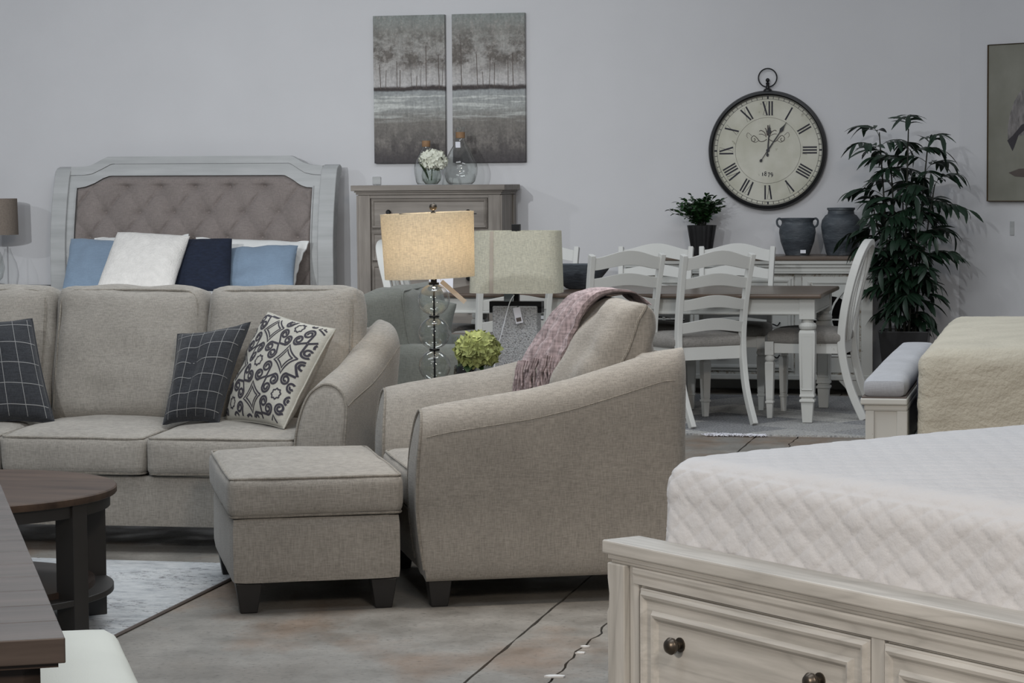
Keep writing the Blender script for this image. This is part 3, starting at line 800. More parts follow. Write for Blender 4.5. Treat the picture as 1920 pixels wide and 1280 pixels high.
for bx, bz in BT:
    if abs(bx) < .87: MB().sphere((bx, hy(bz) + .026, bz), .011, 6).build('button', 'tuft', pn, smooth=True)
MB().slab(lambda u, v: (-.94 + 1.88 * u, hy(.1 + 1.28 * v) + .03, .1 + 1.28 * v), 1, 30, (0, .025, 0)).build('backing_board', 'headboard', hb)
mb, _ = rbox(1.88, 1.95, .34, .08, .01, 0, (16, 16, 6), .004); mb.xf(T(0, -1.03, .52)); mb.build('mattress', 'sham', hb, smooth=True)
mb = MB().box(-.98, -.94, -2.03, -.03, .12, .36); mb.box(.94, .98, -2.03, -.03, .12, .36); mb.box(-.98, .98, -2.07, -2.03, .12, .36); mb.box(-.94, .94, -2.03, -.03, .30, .35); mb.build('side_rails', 'headboard', hb, bevel=.005)
for sx in (-1, 1): MB().box(sx * .93 - .04, sx * .93 + .04, -2.07, -1.99, 0, .12).build('leg', 'headboard', hb, bevel=.004)

def Pz(x, y, z): return (x, y, z)
def bp(s_, off, z): return WF(s_, off, z)
# pillows standing on the mattress, in room coordinates (s along the wall, offset, height)
pillow('bed_pillow', 'white sham with narrow flange showing behind the left blue pillow', 'pillow', [bp(-2.95, .62, .70), bp(-2.20, .62, .70), bp(-2.22, .40, 1.065), bp(-2.93, .40, 1.045)], .16, 'sham', seed=5, flange=.07)
pillow('bed_pillow', 'white sham with wavy flange showing behind the right blue pillow', 'pillow', [bp(-2.14, .62, .70), bp(-1.38, .62, .70), bp(-1.34, .40, 1.015), bp(-2.17, .40, 1.045)], .16, 'sham', seed=6, flange=.07)
pillow('bed_pillow', 'light blue linen pillow at the left end of the bed', 'pillow', [bp(-2.99, .85, .69), bp(-2.50, .85, .69), bp(-2.55, .58, 1.02), bp(-3.03, .58, 1.045)], .17, 'blue', seed=7, wr=.012)
pillow('bed_pillow', 'light blue linen pillow at the right end of the bed beside the navy one', 'pillow', [bp(-1.82, .85, .69), bp(-1.31, .85, .69), bp(-1.365, .58, .995), bp(-1.92, .58, .965)], .17, 'blue', seed=8, wr=.012)
pillow('bed_pillow', 'navy knitted pillow between the fluffy white and blue ones', 'pillow', [bp(-2.18, .95, .69), bp(-1.73, .95, .69), bp(-1.79, .72, 1.045), bp(-2.17, .72, 1.035)], .17, 'navy', seed=9, pinch=.02)
pillow('bed_pillow', 'fluffy white square pillow standing in front on the tufted bed', 'pillow', [bp(-2.64, 1.10, .68), bp(-2.09, 1.10, .68), bp(-2.05, .84, 1.065), bp(-2.575, .84, 1.095)], .19, 'fur', seed=10, pinch=.02)

# ------------------------------------------------------------------ night stand and lamp at far left
ns = thing('nightstand', 'silver-white nightstand almost hidden behind the sofa at far left', 'nightstand', WF(-3.72, .28), -13)
MB().box(-.32, .32, -.22, .20, .66, .70).build('top', 'headboard', ns, bevel=.006)
MB().box(-.29, .29, -.19, .19, .08, .66).build('body', 'headboard', ns, bevel=.003)
for k in range(2): MB().box(-.26, .26, -.205, -.185, .12 + .27 * k, .36 + .27 * k).build('drawer', 'headboard', ns, bevel=.006)
for sx in (-1, 1):
    for sy in (-1, 1): MB().box(sx * .26 - .025, sx * .26 + .025, sy * .16 - .025, sy * .16 + .025, 0, .08).build('leg', 'headboard', ns)
lp = thing('table_lamp', 'lamp with taupe drum shade and clear glass base cut off at left', 'lamp', WF(-3.735, .34, .70), -13)
MB().caps([(.08, 0), (.08, .015), (.02, .02)], 24).build('base', 'black_metal', lp, smooth=True)
MB().lathe([(.03, .02), (.07, .06), (.085, .13), (.07, .21), (.035, .28), (.02, .32)], 24).build('glass_body', 'glass', lp, smooth=True)
MB().tube([(0, 0, .015), (0, 0, .60)], .006).build('pole', 'black_metal', lp)
MB().lathe([(.185, .367), (.18, .625), (.177, .625), (.182, .367)], 40).build('lamp_shade', 'shade_taupe', lp, smooth=True)

# ------------------------------------------------------------------ chest of drawers
ch = thing('chest_of_drawers', 'tall weathered grey-brown chest of drawers under the twin paintings', 'chest', WF(-.464, .25), -13)
W2 = .50
MB().box(-W2, W2, -.205, .20, .06, 1.335).build('body', 'chest_v', ch, bevel=.003)
for s_ in (-1, 1):
    MB().box(s_ * W2 - (.085 if s_ > 0 else 0), s_ * W2 + (.085 if s_ < 0 else 0), -.228, -.20, .0, 1.335).build('stile', 'chest_v', ch, bevel=.003)
    MB().box(s_ * (W2 + .006) - .006, s_ * (W2 + .006) + .006, .13, .20, .0, 1.33).build('side_stile', 'chest_v', ch, bevel=.002)
    MB().box(s_ * (W2 + .006) - .006, s_ * (W2 + .006) + .006, -.226, -.17, .0, 1.33).build('side_stile', 'chest_v', ch, bevel=.002)
MB().box(-W2 + .085, W2 - .085, -.224, -.20, 1.312, 1.335).build('frieze', 'chest', ch)
mb = MB()
for (e, z0, z1) in ((.012, 1.335, 1.350), (.022, 1.350, 1.362), (.040, 1.362, 1.400)): mb.box(-W2 - e, W2 + e, -.228 - e, .205, z0, z1)
mb.build('top', 'chest', ch, bevel=.004)
for k in range(5):
    z1 = 1.308 - k * .2235; z0 = z1 - .204
    if k == 4: z0 = z1 - .25
    dr = MB().box(-.408, .408, -.222, -.20, z0, z1).build('drawer', 'chest', ch, bevel=.002)
    fr = MB().frame(-.406, .406, z0 + .002, z1 - .002, -.221, .022, .012); fr.build('drawer_moulding', 'chest', dr)
    for sx in (-1, 1):
        MB().caps([(.008, 0), (.008, .012), (.016, .018), (.018, .026), (.012, .034)], 14).xf(T(sx * .28, -.222, (z0 + z1) / 2 + .01, 90)).build('knob', 'black_metal', dr, smooth=True)
# things on the chest
CH = 1.4005
def hydrangea(n, r_, sz, mat, seed, parent, c, pet=.016, name='petals'):
    rr = random.Random(seed); mb = MB()
    for k in range(n):
        z = 1 - 2 * (k + .5) / n; A = k * 2.39996
        if z < -.75: continue
        q = Vector((math.sqrt(1 - z * z) * math.cos(A), math.sqrt(1 - z * z) * math.sin(A), z * sz))
        d = q.normalized(); pos = Vector(c) + q * r_ * rr.uniform(.82, 1.05)
        t1 = d.orthogonal().normalized(); t2 = d.cross(t1); ph = rr.uniform(0, 1.5); dd = (d + Vector((rr.uniform(-.5, .5), rr.uniform(-.5, .5), rr.uniform(-.3, .3)))).normalized()
        t1 = dd.orthogonal().normalized(); t2 = dd.cross(t1)
        for j in range(4):
            B = ph + j * math.pi / 2; e = t1 * math.cos(B) + t2 * math.sin(B); g_ = -t1 * math.sin(B) + t2 * math.cos(B)
            s_ = pet * rr.uniform(.8, 1.2)
            mb.add([pos, pos + e * s_ * .5 + g_ * s_ * .5 + dd * s_ * .25, pos + e * s_ * 1.1 + dd * s_ * .45 + g_ * s_ * .1, pos + e * s_ * .5 - g_ * s_ * .5 + dd * s_ * .2], [(0, 1, 2, 3)])
    return mb.build(name, mat, parent, kind='stuff')
def leaf_mesh(L, W_, fold=.15, droop=.25, n=6):
    mb = MB(); 
    for i in range(n + 1):
        t_ = i / n; wd = W_ * math.sin(math.pi * min(1, t_ * .94 + .04)) ** .8
        z = -droop * L * t_ * t_
        mb.v += [Vector((L * t_, -wd, z + fold * wd)), Vector((L * t_, 0, z)), Vector((L * t_, wd, z + fold * wd))]
    for i in range(n):
        for k in range(2): mb.f.append((i * 3 + k, i * 3 + 3 + k, i * 3 + 4 + k, i * 3 + 1 + k))
    return mb
dj_ = thing('glass_demijohn', 'small clear glass bottle with tan collar behind the white hydrangea', 'bottle', WF(-.549, .21, CH), -13)
MB().lathe([(.001, .004), (.062, .004), (.072, .02), (.084, .08), (.086, .115), (.074, .17), (.045, .225), (.027, .255), (.024, .29), (.026, .315)], 40).build('glass_body', 'glass', dj_, smooth=True, angle=180)
MB().lathe([(.0275, .262), (.029, .264), (.029, .302), (.0275, .304)], 24).build('collar', 'cork', dj_, smooth=True)
dj2 = thing('glass_demijohn', 'large onion-shaped clear glass bottle with tan collar on the chest', 'bottle', WF(-.295, .25, CH), -13)
MB().lathe([(.001, .004), (.078, .003), (.098, .022), (.115, .075), (.118, .115), (.105, .165), (.075, .225), (.045, .275), (.030, .305), (.027, .35), (.030, .392)], 48).build('glass_body', 'glass', dj2, smooth=True, angle=180)
MB().lathe([(.030, .318), (.032, .320), (.032, .358), (.030, .360)], 24).build('collar', 'cork', dj2, smooth=True)
MB().box(-.012, .022, -.052, -.050, .262, .302).xf(T(0, 0, 0, 8)).build('price_tag', 'paper', dj2)
fv = thing('hydrangea_vase', 'ivory hydrangea in a squat clear glass vase on the chest', 'vase', WF(-.468, .38, CH), -13)
MB().lathe([(.001, .004), (.04, .004), (.062, .03), (.068, .065), (.058, .105), (.05, .118)], 32).build('glass_vase', 'glass_green', fv, smooth=True, angle=180)
MB().caps([(.04, .008), (.058, .028), (.060, .042)], 32).build('water', 'glass', fv, smooth=True)
MB().sphere((.0, 0, .162), .058, 8, .8).build('flower_core', 'petal_w', fv, smooth=True)
hydrangea(170, .088, .80, 'petal_w', 3, fv, (.015, 0, .165), .020)
lf = leaf_mesh(.14, .035, .3, .1); lf.xf(T(-.075, -.055, .150, 0, 55, 25)); lf.build('leaf', 'leaf3', fv, smooth=True)
MB().tube([(0, 0, .03), (.005, 0, .12)], .004).build('stem', 'leaf3', fv)
# wall plate above the chest
pl = MB().box(-.03, .03, -.012, 0, -.028, .028).build('wall_plate', 'headboard', None, bevel=.004); pl.location = WF(-.965, .0, 1.432); pl.rotation_euler = (0, 0, R(-13))
pl['label'] = 'small translucent plate on the wall above the chest left corner'; pl['category'] = 'wall plate'

# ------------------------------------------------------------------ paintings
def painting(s0, s1, label, seed, trunks):
    root = thing('canvas_painting', label, 'painting', WF((s0 + s1) / 2, .001, 1.553), -13, None)
    wd = (s1 - s0) / 2
    MB().box(-wd, wd, -.038, -.001, 0, 1.026).build('canvas', landscape('misty_lake_' + ('a' if seed < 5 else 'b'), seed), root, bevel=.002)
    rr = random.Random(int(seed)); tm = MB()
    for x, z1 in trunks:
        x = (x - .5) * 2 * wd; zz = .515; lean = rr.uniform(-.0015, .0015); pts = [(x + lean * k, zz + (z1 - .49) * 1.026 * k / 6) for k in range(7)]
        w_ = rr.uniform(.0016, .003)
        for (a_, b_), (c_, d_) in zip(pts, pts[1:]): tm.add([(a_ - w_, -.0388, b_), (a_ + w_, -.0388, b_), (c_ + w_ * .8, -.0388, d_), (c_ - w_ * .8, -.0388, d_)], [(0, 1, 2, 3)])
    tm.build('painted_trunks', 'dimink', root)
painting(-.971, -.455, 'left of two misty lake and tree paintings above the chest', 1.7, [(.10, .66), (.17, .62), (.33, .68), (.37, .62), (.54, .60), (.60, .58), (.66, .64), (.74, .78), (.92, .72), (.96, .66)])
painting(-.403, .115, 'right of two misty lake and tree paintings above the chest', 8.3, [(.13, .80), (.35, .72), (.43, .60), (.51, .70), (.58, .66), (.77, .68), (.84, .72)])

# ------------------------------------------------------------------ wall clock
ck = thing('wall_clock', 'large round pocket-watch wall clock with roman numerals and 1879 on its dial', 'clock', WF(1.79, .001, 1.616), -13)
CM = Matrix.Rotation(R(90), 4, 'X')       # lathe axis z -> -y
def rot_face(mb): return mb.xf(CM)
rot_face(MB().lathe([(.400, 0), (.403, .03), (.395, .052), (.380, .056), (.372, .048), (.370, .02), (.370, 0)], 96)).build('rim', 'frame', ck, smooth=True)
rot_face(MB().caps([(.372, .004), (.372, .014)], 96)).build('dial', 'dial', ck)
def ring(r_, hw, y=-.0152, n=96):
    mb = MB(); vs = []
    for k in range(n):
        A = 2 * math.pi * k / n
        for e in (-hw, hw): vs.append(((r_ + e) * math.sin(A), y, (r_ + e) * math.cos(A)))
    mb.add(vs, [(2 * k, 2 * k + 1, (2 * k + 3) % (2 * n), (2 * k + 2) % (2 * n)) for k in range(n)]); return mb
def seg(mb, x0, z0, x1, z1, w0, w1=None, y=-.0153):
    w1 = w0 if w1 is None else w1; dx, dz = x1 - x0, z1 - z0; l = math.hypot(dx, dz) or 1; nx, nz_ = -dz / l, dx / l
    mb.add([(x0 + nx * w0, y, z0 + nz_ * w0), (x0 - nx * w0, y, z0 - nz_ * w0), (x1 - nx * w1, y, z1 - nz_ * w1), (x1 + nx * w1, y, z1 + nz_ * w1)], [(0, 1, 2, 3)])
trk = ring(.365, .0014); q = ring(.346, .0011); trk.add(q.v, q.f)
for k in range(60):
    A = 2 * math.pi * k / 60; sx, cz = math.sin(A), math.cos(A); big = k % 15 == 0
    seg(trk, .346 * sx, .346 * cz, .365 * sx, .365 * cz, .0055 if big else .0017)
trk.build('minute_track', 'ink', ck)
ring(.222, .0008).build('inner_circle', 'dimink', ck)
NUM = ['XII', 'I', 'II', 'III', 'IIII', 'V', 'VI', 'VII', 'VIII', 'IX', 'X', 'XI']
for h, txt in enumerate(NUM):
    mb = MB(); A = 2 * math.pi * h / 12; adv = {'I': .019, 'V': .038, 'X': .038}; tot = sum(adv[c_] for c_ in txt); x = -tot / 2; z0, z1 = .236, .330
    for c_ in txt:
        w_ = adv[c_]
        if c_ == 'I': seg(mb, x + w_ / 2, z0, x + w_ / 2, z1, .0052)
        if c_ == 'V': seg(mb, x + .005, z1, x + w_ / 2, z0, .0054); seg(mb, x + w_ - .005, z1, x + w_ / 2, z0, .0012)
        if c_ == 'X': seg(mb, x + .005, z1, x + w_ - .005, z0, .0054); seg(mb, x + w_ - .005, z1, x + .005, z0, .0009)
        for zz in (z0, z1): seg(mb, x + w_ / 2 - .007, zz, x + w_ / 2 + .007, zz, .0007)
        x += w_
    mb.xf(Matrix.Rotation(A, 4, 'Y')); mb.build('numeral', 'ink', ck)
# scroll ornament and date
sc_ = MB()
def crv(pts, w_, mir=True):
    P = cat([(x, z, 0) for x, z in pts], 6)
    for q, e in zip(P, P[1:]):
        seg(sc_, q.x, q.y, e.x, e.y, w_)
        if mir: seg(sc_, -q.x, q.y, -e.x, e.y, w_)
crv([(.008, .075), (.03, .062), (.055, .062), (.075, .085), (.095, .10), (.112, .085), (.108, .065), (.092, .062), (.086, .076), (.095, .082)], .0024)
crv([(.06, .068), (.085, .055), (.10, .06)], .0016); crv([(.11, .10), (.135, .12), (.145, .10), (.135, .085)], .0012)
crv([(.012, .09), (.022, .12), (.045, .135), (.058, .13)], .0026); crv([(.005, .10), (.012, .14), (.02, .15)], .003); crv([(0, .10), (0, .17)], .004, False)
crv([(.02, .10), (.04, .11), (.06, .11)], .0018)
sc_.build('scroll_ornament', 'dimink', ck)
dt = MB()
def dcrv(pts, ws, ox):
    P = cat([(x, z, 0) for x, z in pts], 6); n = len(P)
    for i, (q, e) in enumerate(zip(P, P[1:])):
        w_ = ws[0] + (ws[1] - ws[0]) * abs(math.sin(math.pi * i / n)); seg(dt, ox + q.x, -.170 + q.y, ox + e.x, -.170 + e.y, w_ * 1.3)
def circ(cx, cz, r1, r2): return [(cx + r1 * math.cos(k * math.pi / 5), cz + r2 * math.sin(k * math.pi / 5)) for k in range(11)]
dcrv([(0, 0), (0, .010), (0, .020)], (.0022, .0022), -.036); dcrv([(-.005, 0), (.005, 0)], (.0008, .0008), -.036); dcrv([(-.005, .017), (0, .020)], (.0009, .0009), -.036)
dcrv(circ(0, .007, .0065, .007), (.0010, .0022), -.016); dcrv(circ(0, .021, .0055, .006), (.0010, .0020), -.016)
dcrv([(-.007, .018), (.007, .019)], (.0020, .0020), .006); dcrv([(.007, .019), (.002, .005), (-.002, -.010)], (.0010, .0018), .006)
dcrv(circ(0, .011, .0062, .0075), (.0010, .0022), .026); dcrv([(.006, .010), (.006, 0), (-.004, -.010)], (.0012, .0016), .026)
dt.build('date_lettering', 'ink', ck)
def hand(name, ang, L, tail, w_, y):
    mb = MB(); mb2 = [(0, -tail + .02), (-w_, 0), (-w_ * .8, L * .62), (-w_ * 3.2, L * .72), (-w_ * .9, L * .86), (0, L), (w_ * .9, L * .86), (w_ * 3.2, L * .72), (w_ * .8, L * .62), (w_, 0)]
    mb.prism(mb2, y - .003, y); 
    mb.prism([(.009 * math.cos(k * .785), -tail + .012 * math.sin(k * .785)) for k in range(8)], y - .003, y)
    mb.prism([(-.002, -tail), (.002, -tail), (.002, 0), (-.002, 0)], y - .003, y)
    mb.xf(Matrix.Rotation(R(ang), 4, 'Y')); mb.build(name, 'frame', ck)
hand('minute_hand', 34, .232, .082, .0042, -.022); hand('hour_hand', 4, .178, .030, .0048, -.019)
rot_face(MB().caps([(.012, .015), (.010, .026)], 20)).build('hand_pin', 'frame', ck)
rot_face(MB().caps([(.371, .034), (.371, .036)], 64)).build('glass', 'glass_flat', ck)
MB().tube([(.062 * math.sin(A_ * math.pi / 24), -.026, .488 + .062 * math.cos(A_ * math.pi / 24)) for A_ in range(48)], .0045, 8, closed=True).build('hanging_ring', 'frame', ck, smooth=True)
mb = MB().caps([(.030, 0), (.028, .010), (.013, .02), (.010, .045), (.014, .052), (.008, .06)], 16); mb.sphere((0, 0, .074), .014, 8); mb.xf(T(0, -.026, .398)); mb.build('crown', 'frame', ck, smooth=True)

# ------------------------------------------------------------------ sideboard
sb = thing('sideboard', 'distressed white sideboard with brown top under the wall clock', 'sideboard', WF(1.70, .25), -13)
hw_ = .83
MB().box(-hw_ - .01, hw_ + .01, -.26, .22, .888, .916).build('top', 'brown_top', sb, bevel=.006)
mb = MB()
for e, z0, z1 in ((.0, .862, .888), (-.012, .840, .862), (-.022, .812, .840), (.0, .800, .812)): mb.box(-hw_ - e + (0 if e else 0), hw_ + e, -.25 - e, .21, z0, z1)
mb.build('cornice', 'white_wood', sb, bevel=.005)
MB().box(-hw_ + .03, hw_ - .03, -.215, .20, .105, .80).build('body', 'white_wood', sb)
for s_ in (-1, 1): MB().box(s_ * (hw_ - .035) - .038, s_ * (hw_ - .035) + .038, -.235, -.20, .10, .80).build('corner_post', 'white_wood', sb, bevel=.004)
for xx in (-.325, .345): MB().box(xx - .022, xx + .022, -.222, -.20, .10, .80).build('stile', 'white_wood', sb, bevel=.002)
mb = MB().box(-hw_, hw_, -.245, .20, .100, .135); mb.build('plinth_moulding', 'white_wood', sb, bevel=.006)
for s_ in (-1, 1):
    x_ = s_ * hw_
    MB().prism([(x_, 0), (x_, .10), (x_ - s_ * .22, .10), (x_ - s_ * .17, .045), (x_ - s_ * .11, .03), (x_ - s_ * .10, 0)], -.24, -.20).build('bracket_foot', 'white_wood', sb, bevel=.003)
    MB().box(min(x_, x_ - s_ * .06), max(x_, x_ - s_ * .06), .14, .20, 0, .10).build('rear_foot', 'white_wood', sb)
for k in range(3):
    z1 = .782 - k * .212; z0 = z1 - .200
    dr = MB().box(-.296, .316, -.228, -.21, z0, z1).build('drawer', 'white_wood', sb, bevel=.002)
    MB().frame(-.286, .306, z0 + .010, z1 - .010, -.227, .035, .014).build('drawer_moulding', 'white_wood', dr)
    for sx in (-.16, .18):
        pts = cat([(sx - .045, -.232, (z0 + z1) / 2 + .01), (sx - .03, -.250, (z0 + z1) / 2 - .012), (sx, -.252, (z0 + z1) / 2 - .002), (sx + .03, -.250, (z0 + z1) / 2 - .012), (sx + .045, -.232, (z0 + z1) / 2 + .01)], 4)
        MB().tube(pts, .0045, 6).build('bail_pull', 'black_metal', dr, smooth=True)
for s_, xa, xb in ((-1, -.745, -.352), (1, .372, .745)):
    cx = (xa + xb) / 2; dr = MB().box(xa, xb, -.226, -.21, .150, .782).build('door', 'white_wood', sb, bevel=.002)
    # dark arched window with fret bars
    hw2 = (xb - xa) / 2 - .055; pts = [(cx - hw2, .27), (cx + hw2, .27)] + [(cx + hw2 * math.cos(k * math.pi / 12), .535 + hw2 * .9 * math.sin(k * math.pi / 12)) for k in range(13)]
    MB().prism(pts, -.2285, -.226).build('dark_pane', 'glass_dark', dr)
    MB().prism(pts, -.2268, -.2262).build('door_interior', 'black', dr)
    fr = MB()
    for dx in (-1, 1):
        fr.bar([(cx + dx * hw2 * (1 - 1.0 * math.sin(k * math.pi / 10)), -.233, .30 + .44 * k / 10) for k in range(11)], .012, .012, (0, 1, 0))
    fr.bar([(cx - hw2, -.233, .50), (cx + hw2, -.233, .50)], .012, .010, (0, 1, 0))
    fr.build('fretwork', 'white_wood', dr)
    MB().frame(cx - hw2 - .02, cx + hw2 + .02, .25, .75, -.226, .02, .008).build('door_moulding', 'white_wood', dr)
    MB().caps([(.008, 0), (.012, .018), (.006, .024)], 10).xf(T(xa + .02 if s_ > 0 else xb - .02, -.226, .47, 90)).build('knob', 'black_metal', dr, smooth=True)
SBZ = .9165
# ribbed pot with bushy plant
pp = thing('potted_plant', 'small bushy green plant in a ribbed black pot on the sideboard', 'plant', WF(1.373, .25, SBZ), -13)
mb = MB(); prf = [(.062, 0), (.066, .01), (.094, .190), (.096, .200), (.088, .200), (.084, .17)]; nn_ = 72; vs = []
for r_, z in prf:
    for k in range(nn_):
        A = 2 * math.pi * k / nn_; sqr = 1 / max(abs(math.cos(A)), abs(math.sin(A))) ** .35
        rr_ = r_ * sqr * (1 + .035 * math.sin(A * 20)); vs.append((rr_ * math.cos(A), rr_ * math.sin(A), z))
mb.add(vs, [(i * nn_ + k, i * nn_ + (k + 1) % nn_, (i + 1) * nn_ + (k + 1) % nn_, (i + 1) * nn_ + k) for i in range(len(prf) - 1) for k in range(nn_)] + [tuple(range(nn_))[::-1]])
mb.build('pot', 'potblack', pp, smooth=True, angle=60)
MB().caps([(.085, .165), (.085, .172)], 20).build('soil', 'soil', pp)
rr = random.Random(4); lv = MB(); stm = MB()
for k in range(64):
    A = rr.uniform(0, 6.283); sp = rr.uniform(.02, .19) if k < 44 else rr.uniform(.12, .22); h_ = rr.uniform(.14, .25) * (1.12 - sp * 2.2)
    pts = cat([(0.02 * math.cos(A), .02 * math.sin(A), .17), (sp * .4 * math.cos(A), sp * .4 * math.sin(A), .17 + h_ * .65), (sp * math.cos(A), sp * math.sin(A), .17 + h_)], 5)
    stm.tube(pts, .0014, 4)
    for j in range(3, len(pts)):
        q = pts[j]; d = (pts[j] - pts[j - 1]).normalized()
        for s_ in (-1, 1) if j < len(pts) - 1 else (0,):
            az = math.atan2(d.y, d.x) + s_ * 1.0
            lm = leaf_mesh(rr.uniform(.030, .044), .0115, .2, .2, 4)
            lm.xf(Matrix.Translation(q) @ Matrix.Rotation(az, 4, 'Z') @ Matrix.Rotation(rr.uniform(-.9, .2), 4, 'Y') @ Matrix.Rotation(rr.uniform(-.6, .6), 4, 'X')); lv.add(lm.v, lm.f)
stm.build('stems', 'stem', pp, kind='stuff'); lv.build('foliage', 'leaf2', pp, kind='stuff')
# pottery
j1_ = thing('two_handled_pot', 'dark slate two-handled pot on the sideboard below the clock', 'pot', WF(2.015, .25, SBZ), -13)
MB().lathe([(.001, 0), (.078, 0), (.085, .015), (.112, .09), (.122, .15), (.118, .185), (.104, .208), (.104, .222), (.112, .238), (.112, .246), (.100, .246), (.094, .22), (.08, .10), (.001, .05)], 40).build('body', 'pottery', j1_, smooth=True)
for s_ in (-1, 1):
    MB().tube(cat([(s_ * .104, 0, .236), (s_ * .122, 0, .243), (s_ * .136, 0, .228), (s_ * .132, 0, .200), (s_ * .116, 0, .186)], 4), .007, 8).build('handle', 'pottery', j1_, smooth=True)
MB().box(.030, .066, -.0955, -.0940, .014, .036).build('price_sticker', 'paper', j1_)
j2_ = thing('storage_jar', 'tall dark slate jar with collared neck beside the two-handled pot', 'jar', WF(2.304, .25, SBZ), -13)
MB().lathe([(.001, 0), (.092, 0), (.100, .02), (.122, .12), (.132, .19), (.126, .232), (.104, .262), (.088, .272), (.085, .295), (.092, .300), (.092, .313), (.080, .313), (.076, .28), (.08, .2), (.001, .08)], 40).build('body', 'pottery', j2_, smooth=True)

# ------------------------------------------------------------------ dining rug, table and chairs
rg = MB().slab(lambda u, v: (-3.3 + 3.3 * u, 2.45 * v, .010 + .003 * nz3((u * 9, v * 9, 0), 1)), 30, 30, (0, 0, -.010)).build('patchwork_rug', 'rug2', None, smooth=True); rg.location = (1.985, 13.20, 0); rg.rotation_euler = (0, 0, R(-13))
rg['label'] = 'grey patchwork rug under the white dining table'; rg['category'] = 'rug'
fr = MB(); rr = random.Random(3)
for k in range(70):
    x = -.93 + .0048 * k; pth = [(x, 0, .008)] + [(x + rr.uniform(-.02, .02), -.016 * j, .004 + rr.uniform(0, .012)) for j in range(1, 5)]; fr.tube(pth, .0028, 4)
fr.build('fringe', 'paper', rg, kind='stuff')
dtb = thing('dining_table', 'long white dining table with brown top and turned legs', 'dining table', (.755, 14.68, .012), -13)
TL, TD = 2.36, 1.12
mb = MB(); mb.box(-TL / 2, TL / 2, -TD / 2, TD / 2, .722, .748)
mb.build('tabletop', 'brown_top', dtb, bevel=.010, seg=3)
mb = MB()
for (x0, x1, y0, y1) in ((-TL / 2 + .06, TL / 2 - .06, -TD / 2 + .05, -TD / 2 + .072), (-TL / 2 + .06, TL / 2 - .06, TD / 2 - .072, TD / 2 - .05), (-TL / 2 + .05, -TL / 2 + .072, -TD / 2 + .06, TD / 2 - .06), (TL / 2 - .072, TL / 2 - .05, -TD / 2 + .06, TD / 2 - .06)):
    mb.box(x0, x1, y0, y1, .625, .722); mb.box(x0 - .004, x1 + .004, y0 - .004, y1 + .004, .628, .642)
mb.build('apron', 'white_wood', dtb, bevel=.003)
for sx in (-1, 1):
    for sy in (-1, 1):
        cx, cy = sx * (TL / 2 - .088), sy * (TD / 2 - .088)
        mb = MB(); mb.sq(cx, cy, [(.045, .60), (.045, .722)]); mb.caps([(.036, .535), (.048, .545), (.052, .560), (.048, .575), (.034, .582), (.034, .595), (.045, .602)], 20, (cx, cy))
        mb.sq(cx, cy, [(.040, .165), (.046, .40), (.047, .52), (.042, .537)]); mb.sq(cx, cy, [(.034, .118), (.044, .122), (.044, .134), (.034, .140), (.034, .148), (.044, .152), (.042, .166)]); mb.sq(cx, cy, [(.028, 0), (.036, .118)])
        lg = mb.build('leg', 'white_wood', dtb, bevel=.002)
        MB().frame(cx - .034, cx + .034, .19, .505, cy - .0435, .008, .004).build('leg_panel', 'white_wood', lg)
def front_leg(cx, cy, par, mat='white_chair'):
    mb = MB(); mb.sq(cx, cy, [(.026, .375), (.026, .455)]); mb.caps([(.020, .335), (.028, .345), (.030, .355), (.026, .364), (.02, .376)], 16, (cx, cy)); mb.sq(cx, cy, [(.021, .115), (.026, .325), (.023, .335)])
    mb.sq(cx, cy, [(.018, .085), (.024, .090), (.024, .100), (.019, .104), (.022, .115)]); mb.sq(cx, cy, [(.015, 0), (.019, .086)])
    return mb.build('leg', mat, par, bevel=.0015)
def chair_base(root, w_=.235):
    for sx in (-1, 1): front_leg(sx * (w_ - .02), -.21, root)
    mb = MB().box(-w_ + .02, w_ - .02, -.228, -.206, .385, .452); mb.box(-w_ + .03, w_ - .03, .19, .212, .375, .452)
    for sx in (-1, 1): mb.box(sx * (w_ - .03) - .011, sx * (w_ - .03) + .011, -.21, .20, .385, .452)
    mb.build('seat_rail', 'white_chair', root, bevel=.002)
    cu, _ = rbox(2 * w_ + .005, .45, .075, .03, .02, 0, (14, 14, 4), .002); cu.xf(T(0, -.005, .478)); cu.build('seat', MT['seat'], root, smooth=True)
def ladder_chair(label):
    root = thing('dining_chair', label, 'chair', group='ladder-back chairs along the dining table')
    chair_base(root)
    for sx in (-1, 1):
        pth = cat([(sx * .205, .360, 0), (sx * .210, .262, .20), (sx * .213, .218, .42), (sx * .215, .222, .60), (sx * .220, .262, .82), (sx * .226, .305, .985)], 5)
        MB().bar(pth, .032, .042).build('rear_post', 'white_chair', root, bevel=.004)
    for zc, hh, arch in ((.930, .072, .036), (.815, .062, .026), (.690, .062, .024), (.560, .062, .022)):
        yb = lerp_tab([(.42, .218), (.60, .222), (.82, .262), (.985, .305)], zc)
        def fn(u, v, zc=zc, hh=hh, arch=arch, yb=yb):
            x = -.212 + .424 * u; c_ = math.sin(math.pi * u) ** 1.6
            z = zc - hh * .5 + arch * c_ * .8 + v * (hh + (arch * .35 * c_))
            return (x, yb - .004 + .022 * math.sin(math.pi * u) + (z - zc) * .25, z)
        MB().slab(fn, 18, 2, (0, .016, 0)).build('slat', 'white_chair', root, bevel=.002)
    return root
MT['seat'] = linen('greige_seat_linen', (.27, .255, .235), .2)
def TF(x, y): q = Vector((.755, 14.68, 0)) + Vector((math.cos(R(-13)), math.sin(R(-13)), 0)) * x + Vector((-math.sin(R(-13)), math.cos(R(-13)), 0)) * y; return (q.x, q.y, .012)
near = -TD / 2 + .06; far = TD / 2 - .02
lc = ladder_chair('white ladder-back dining chair nearest the right end, back to the camera')
lc.location = (1.05, 14.09, .012); lc.rotation_euler = (0, 0, R(206))
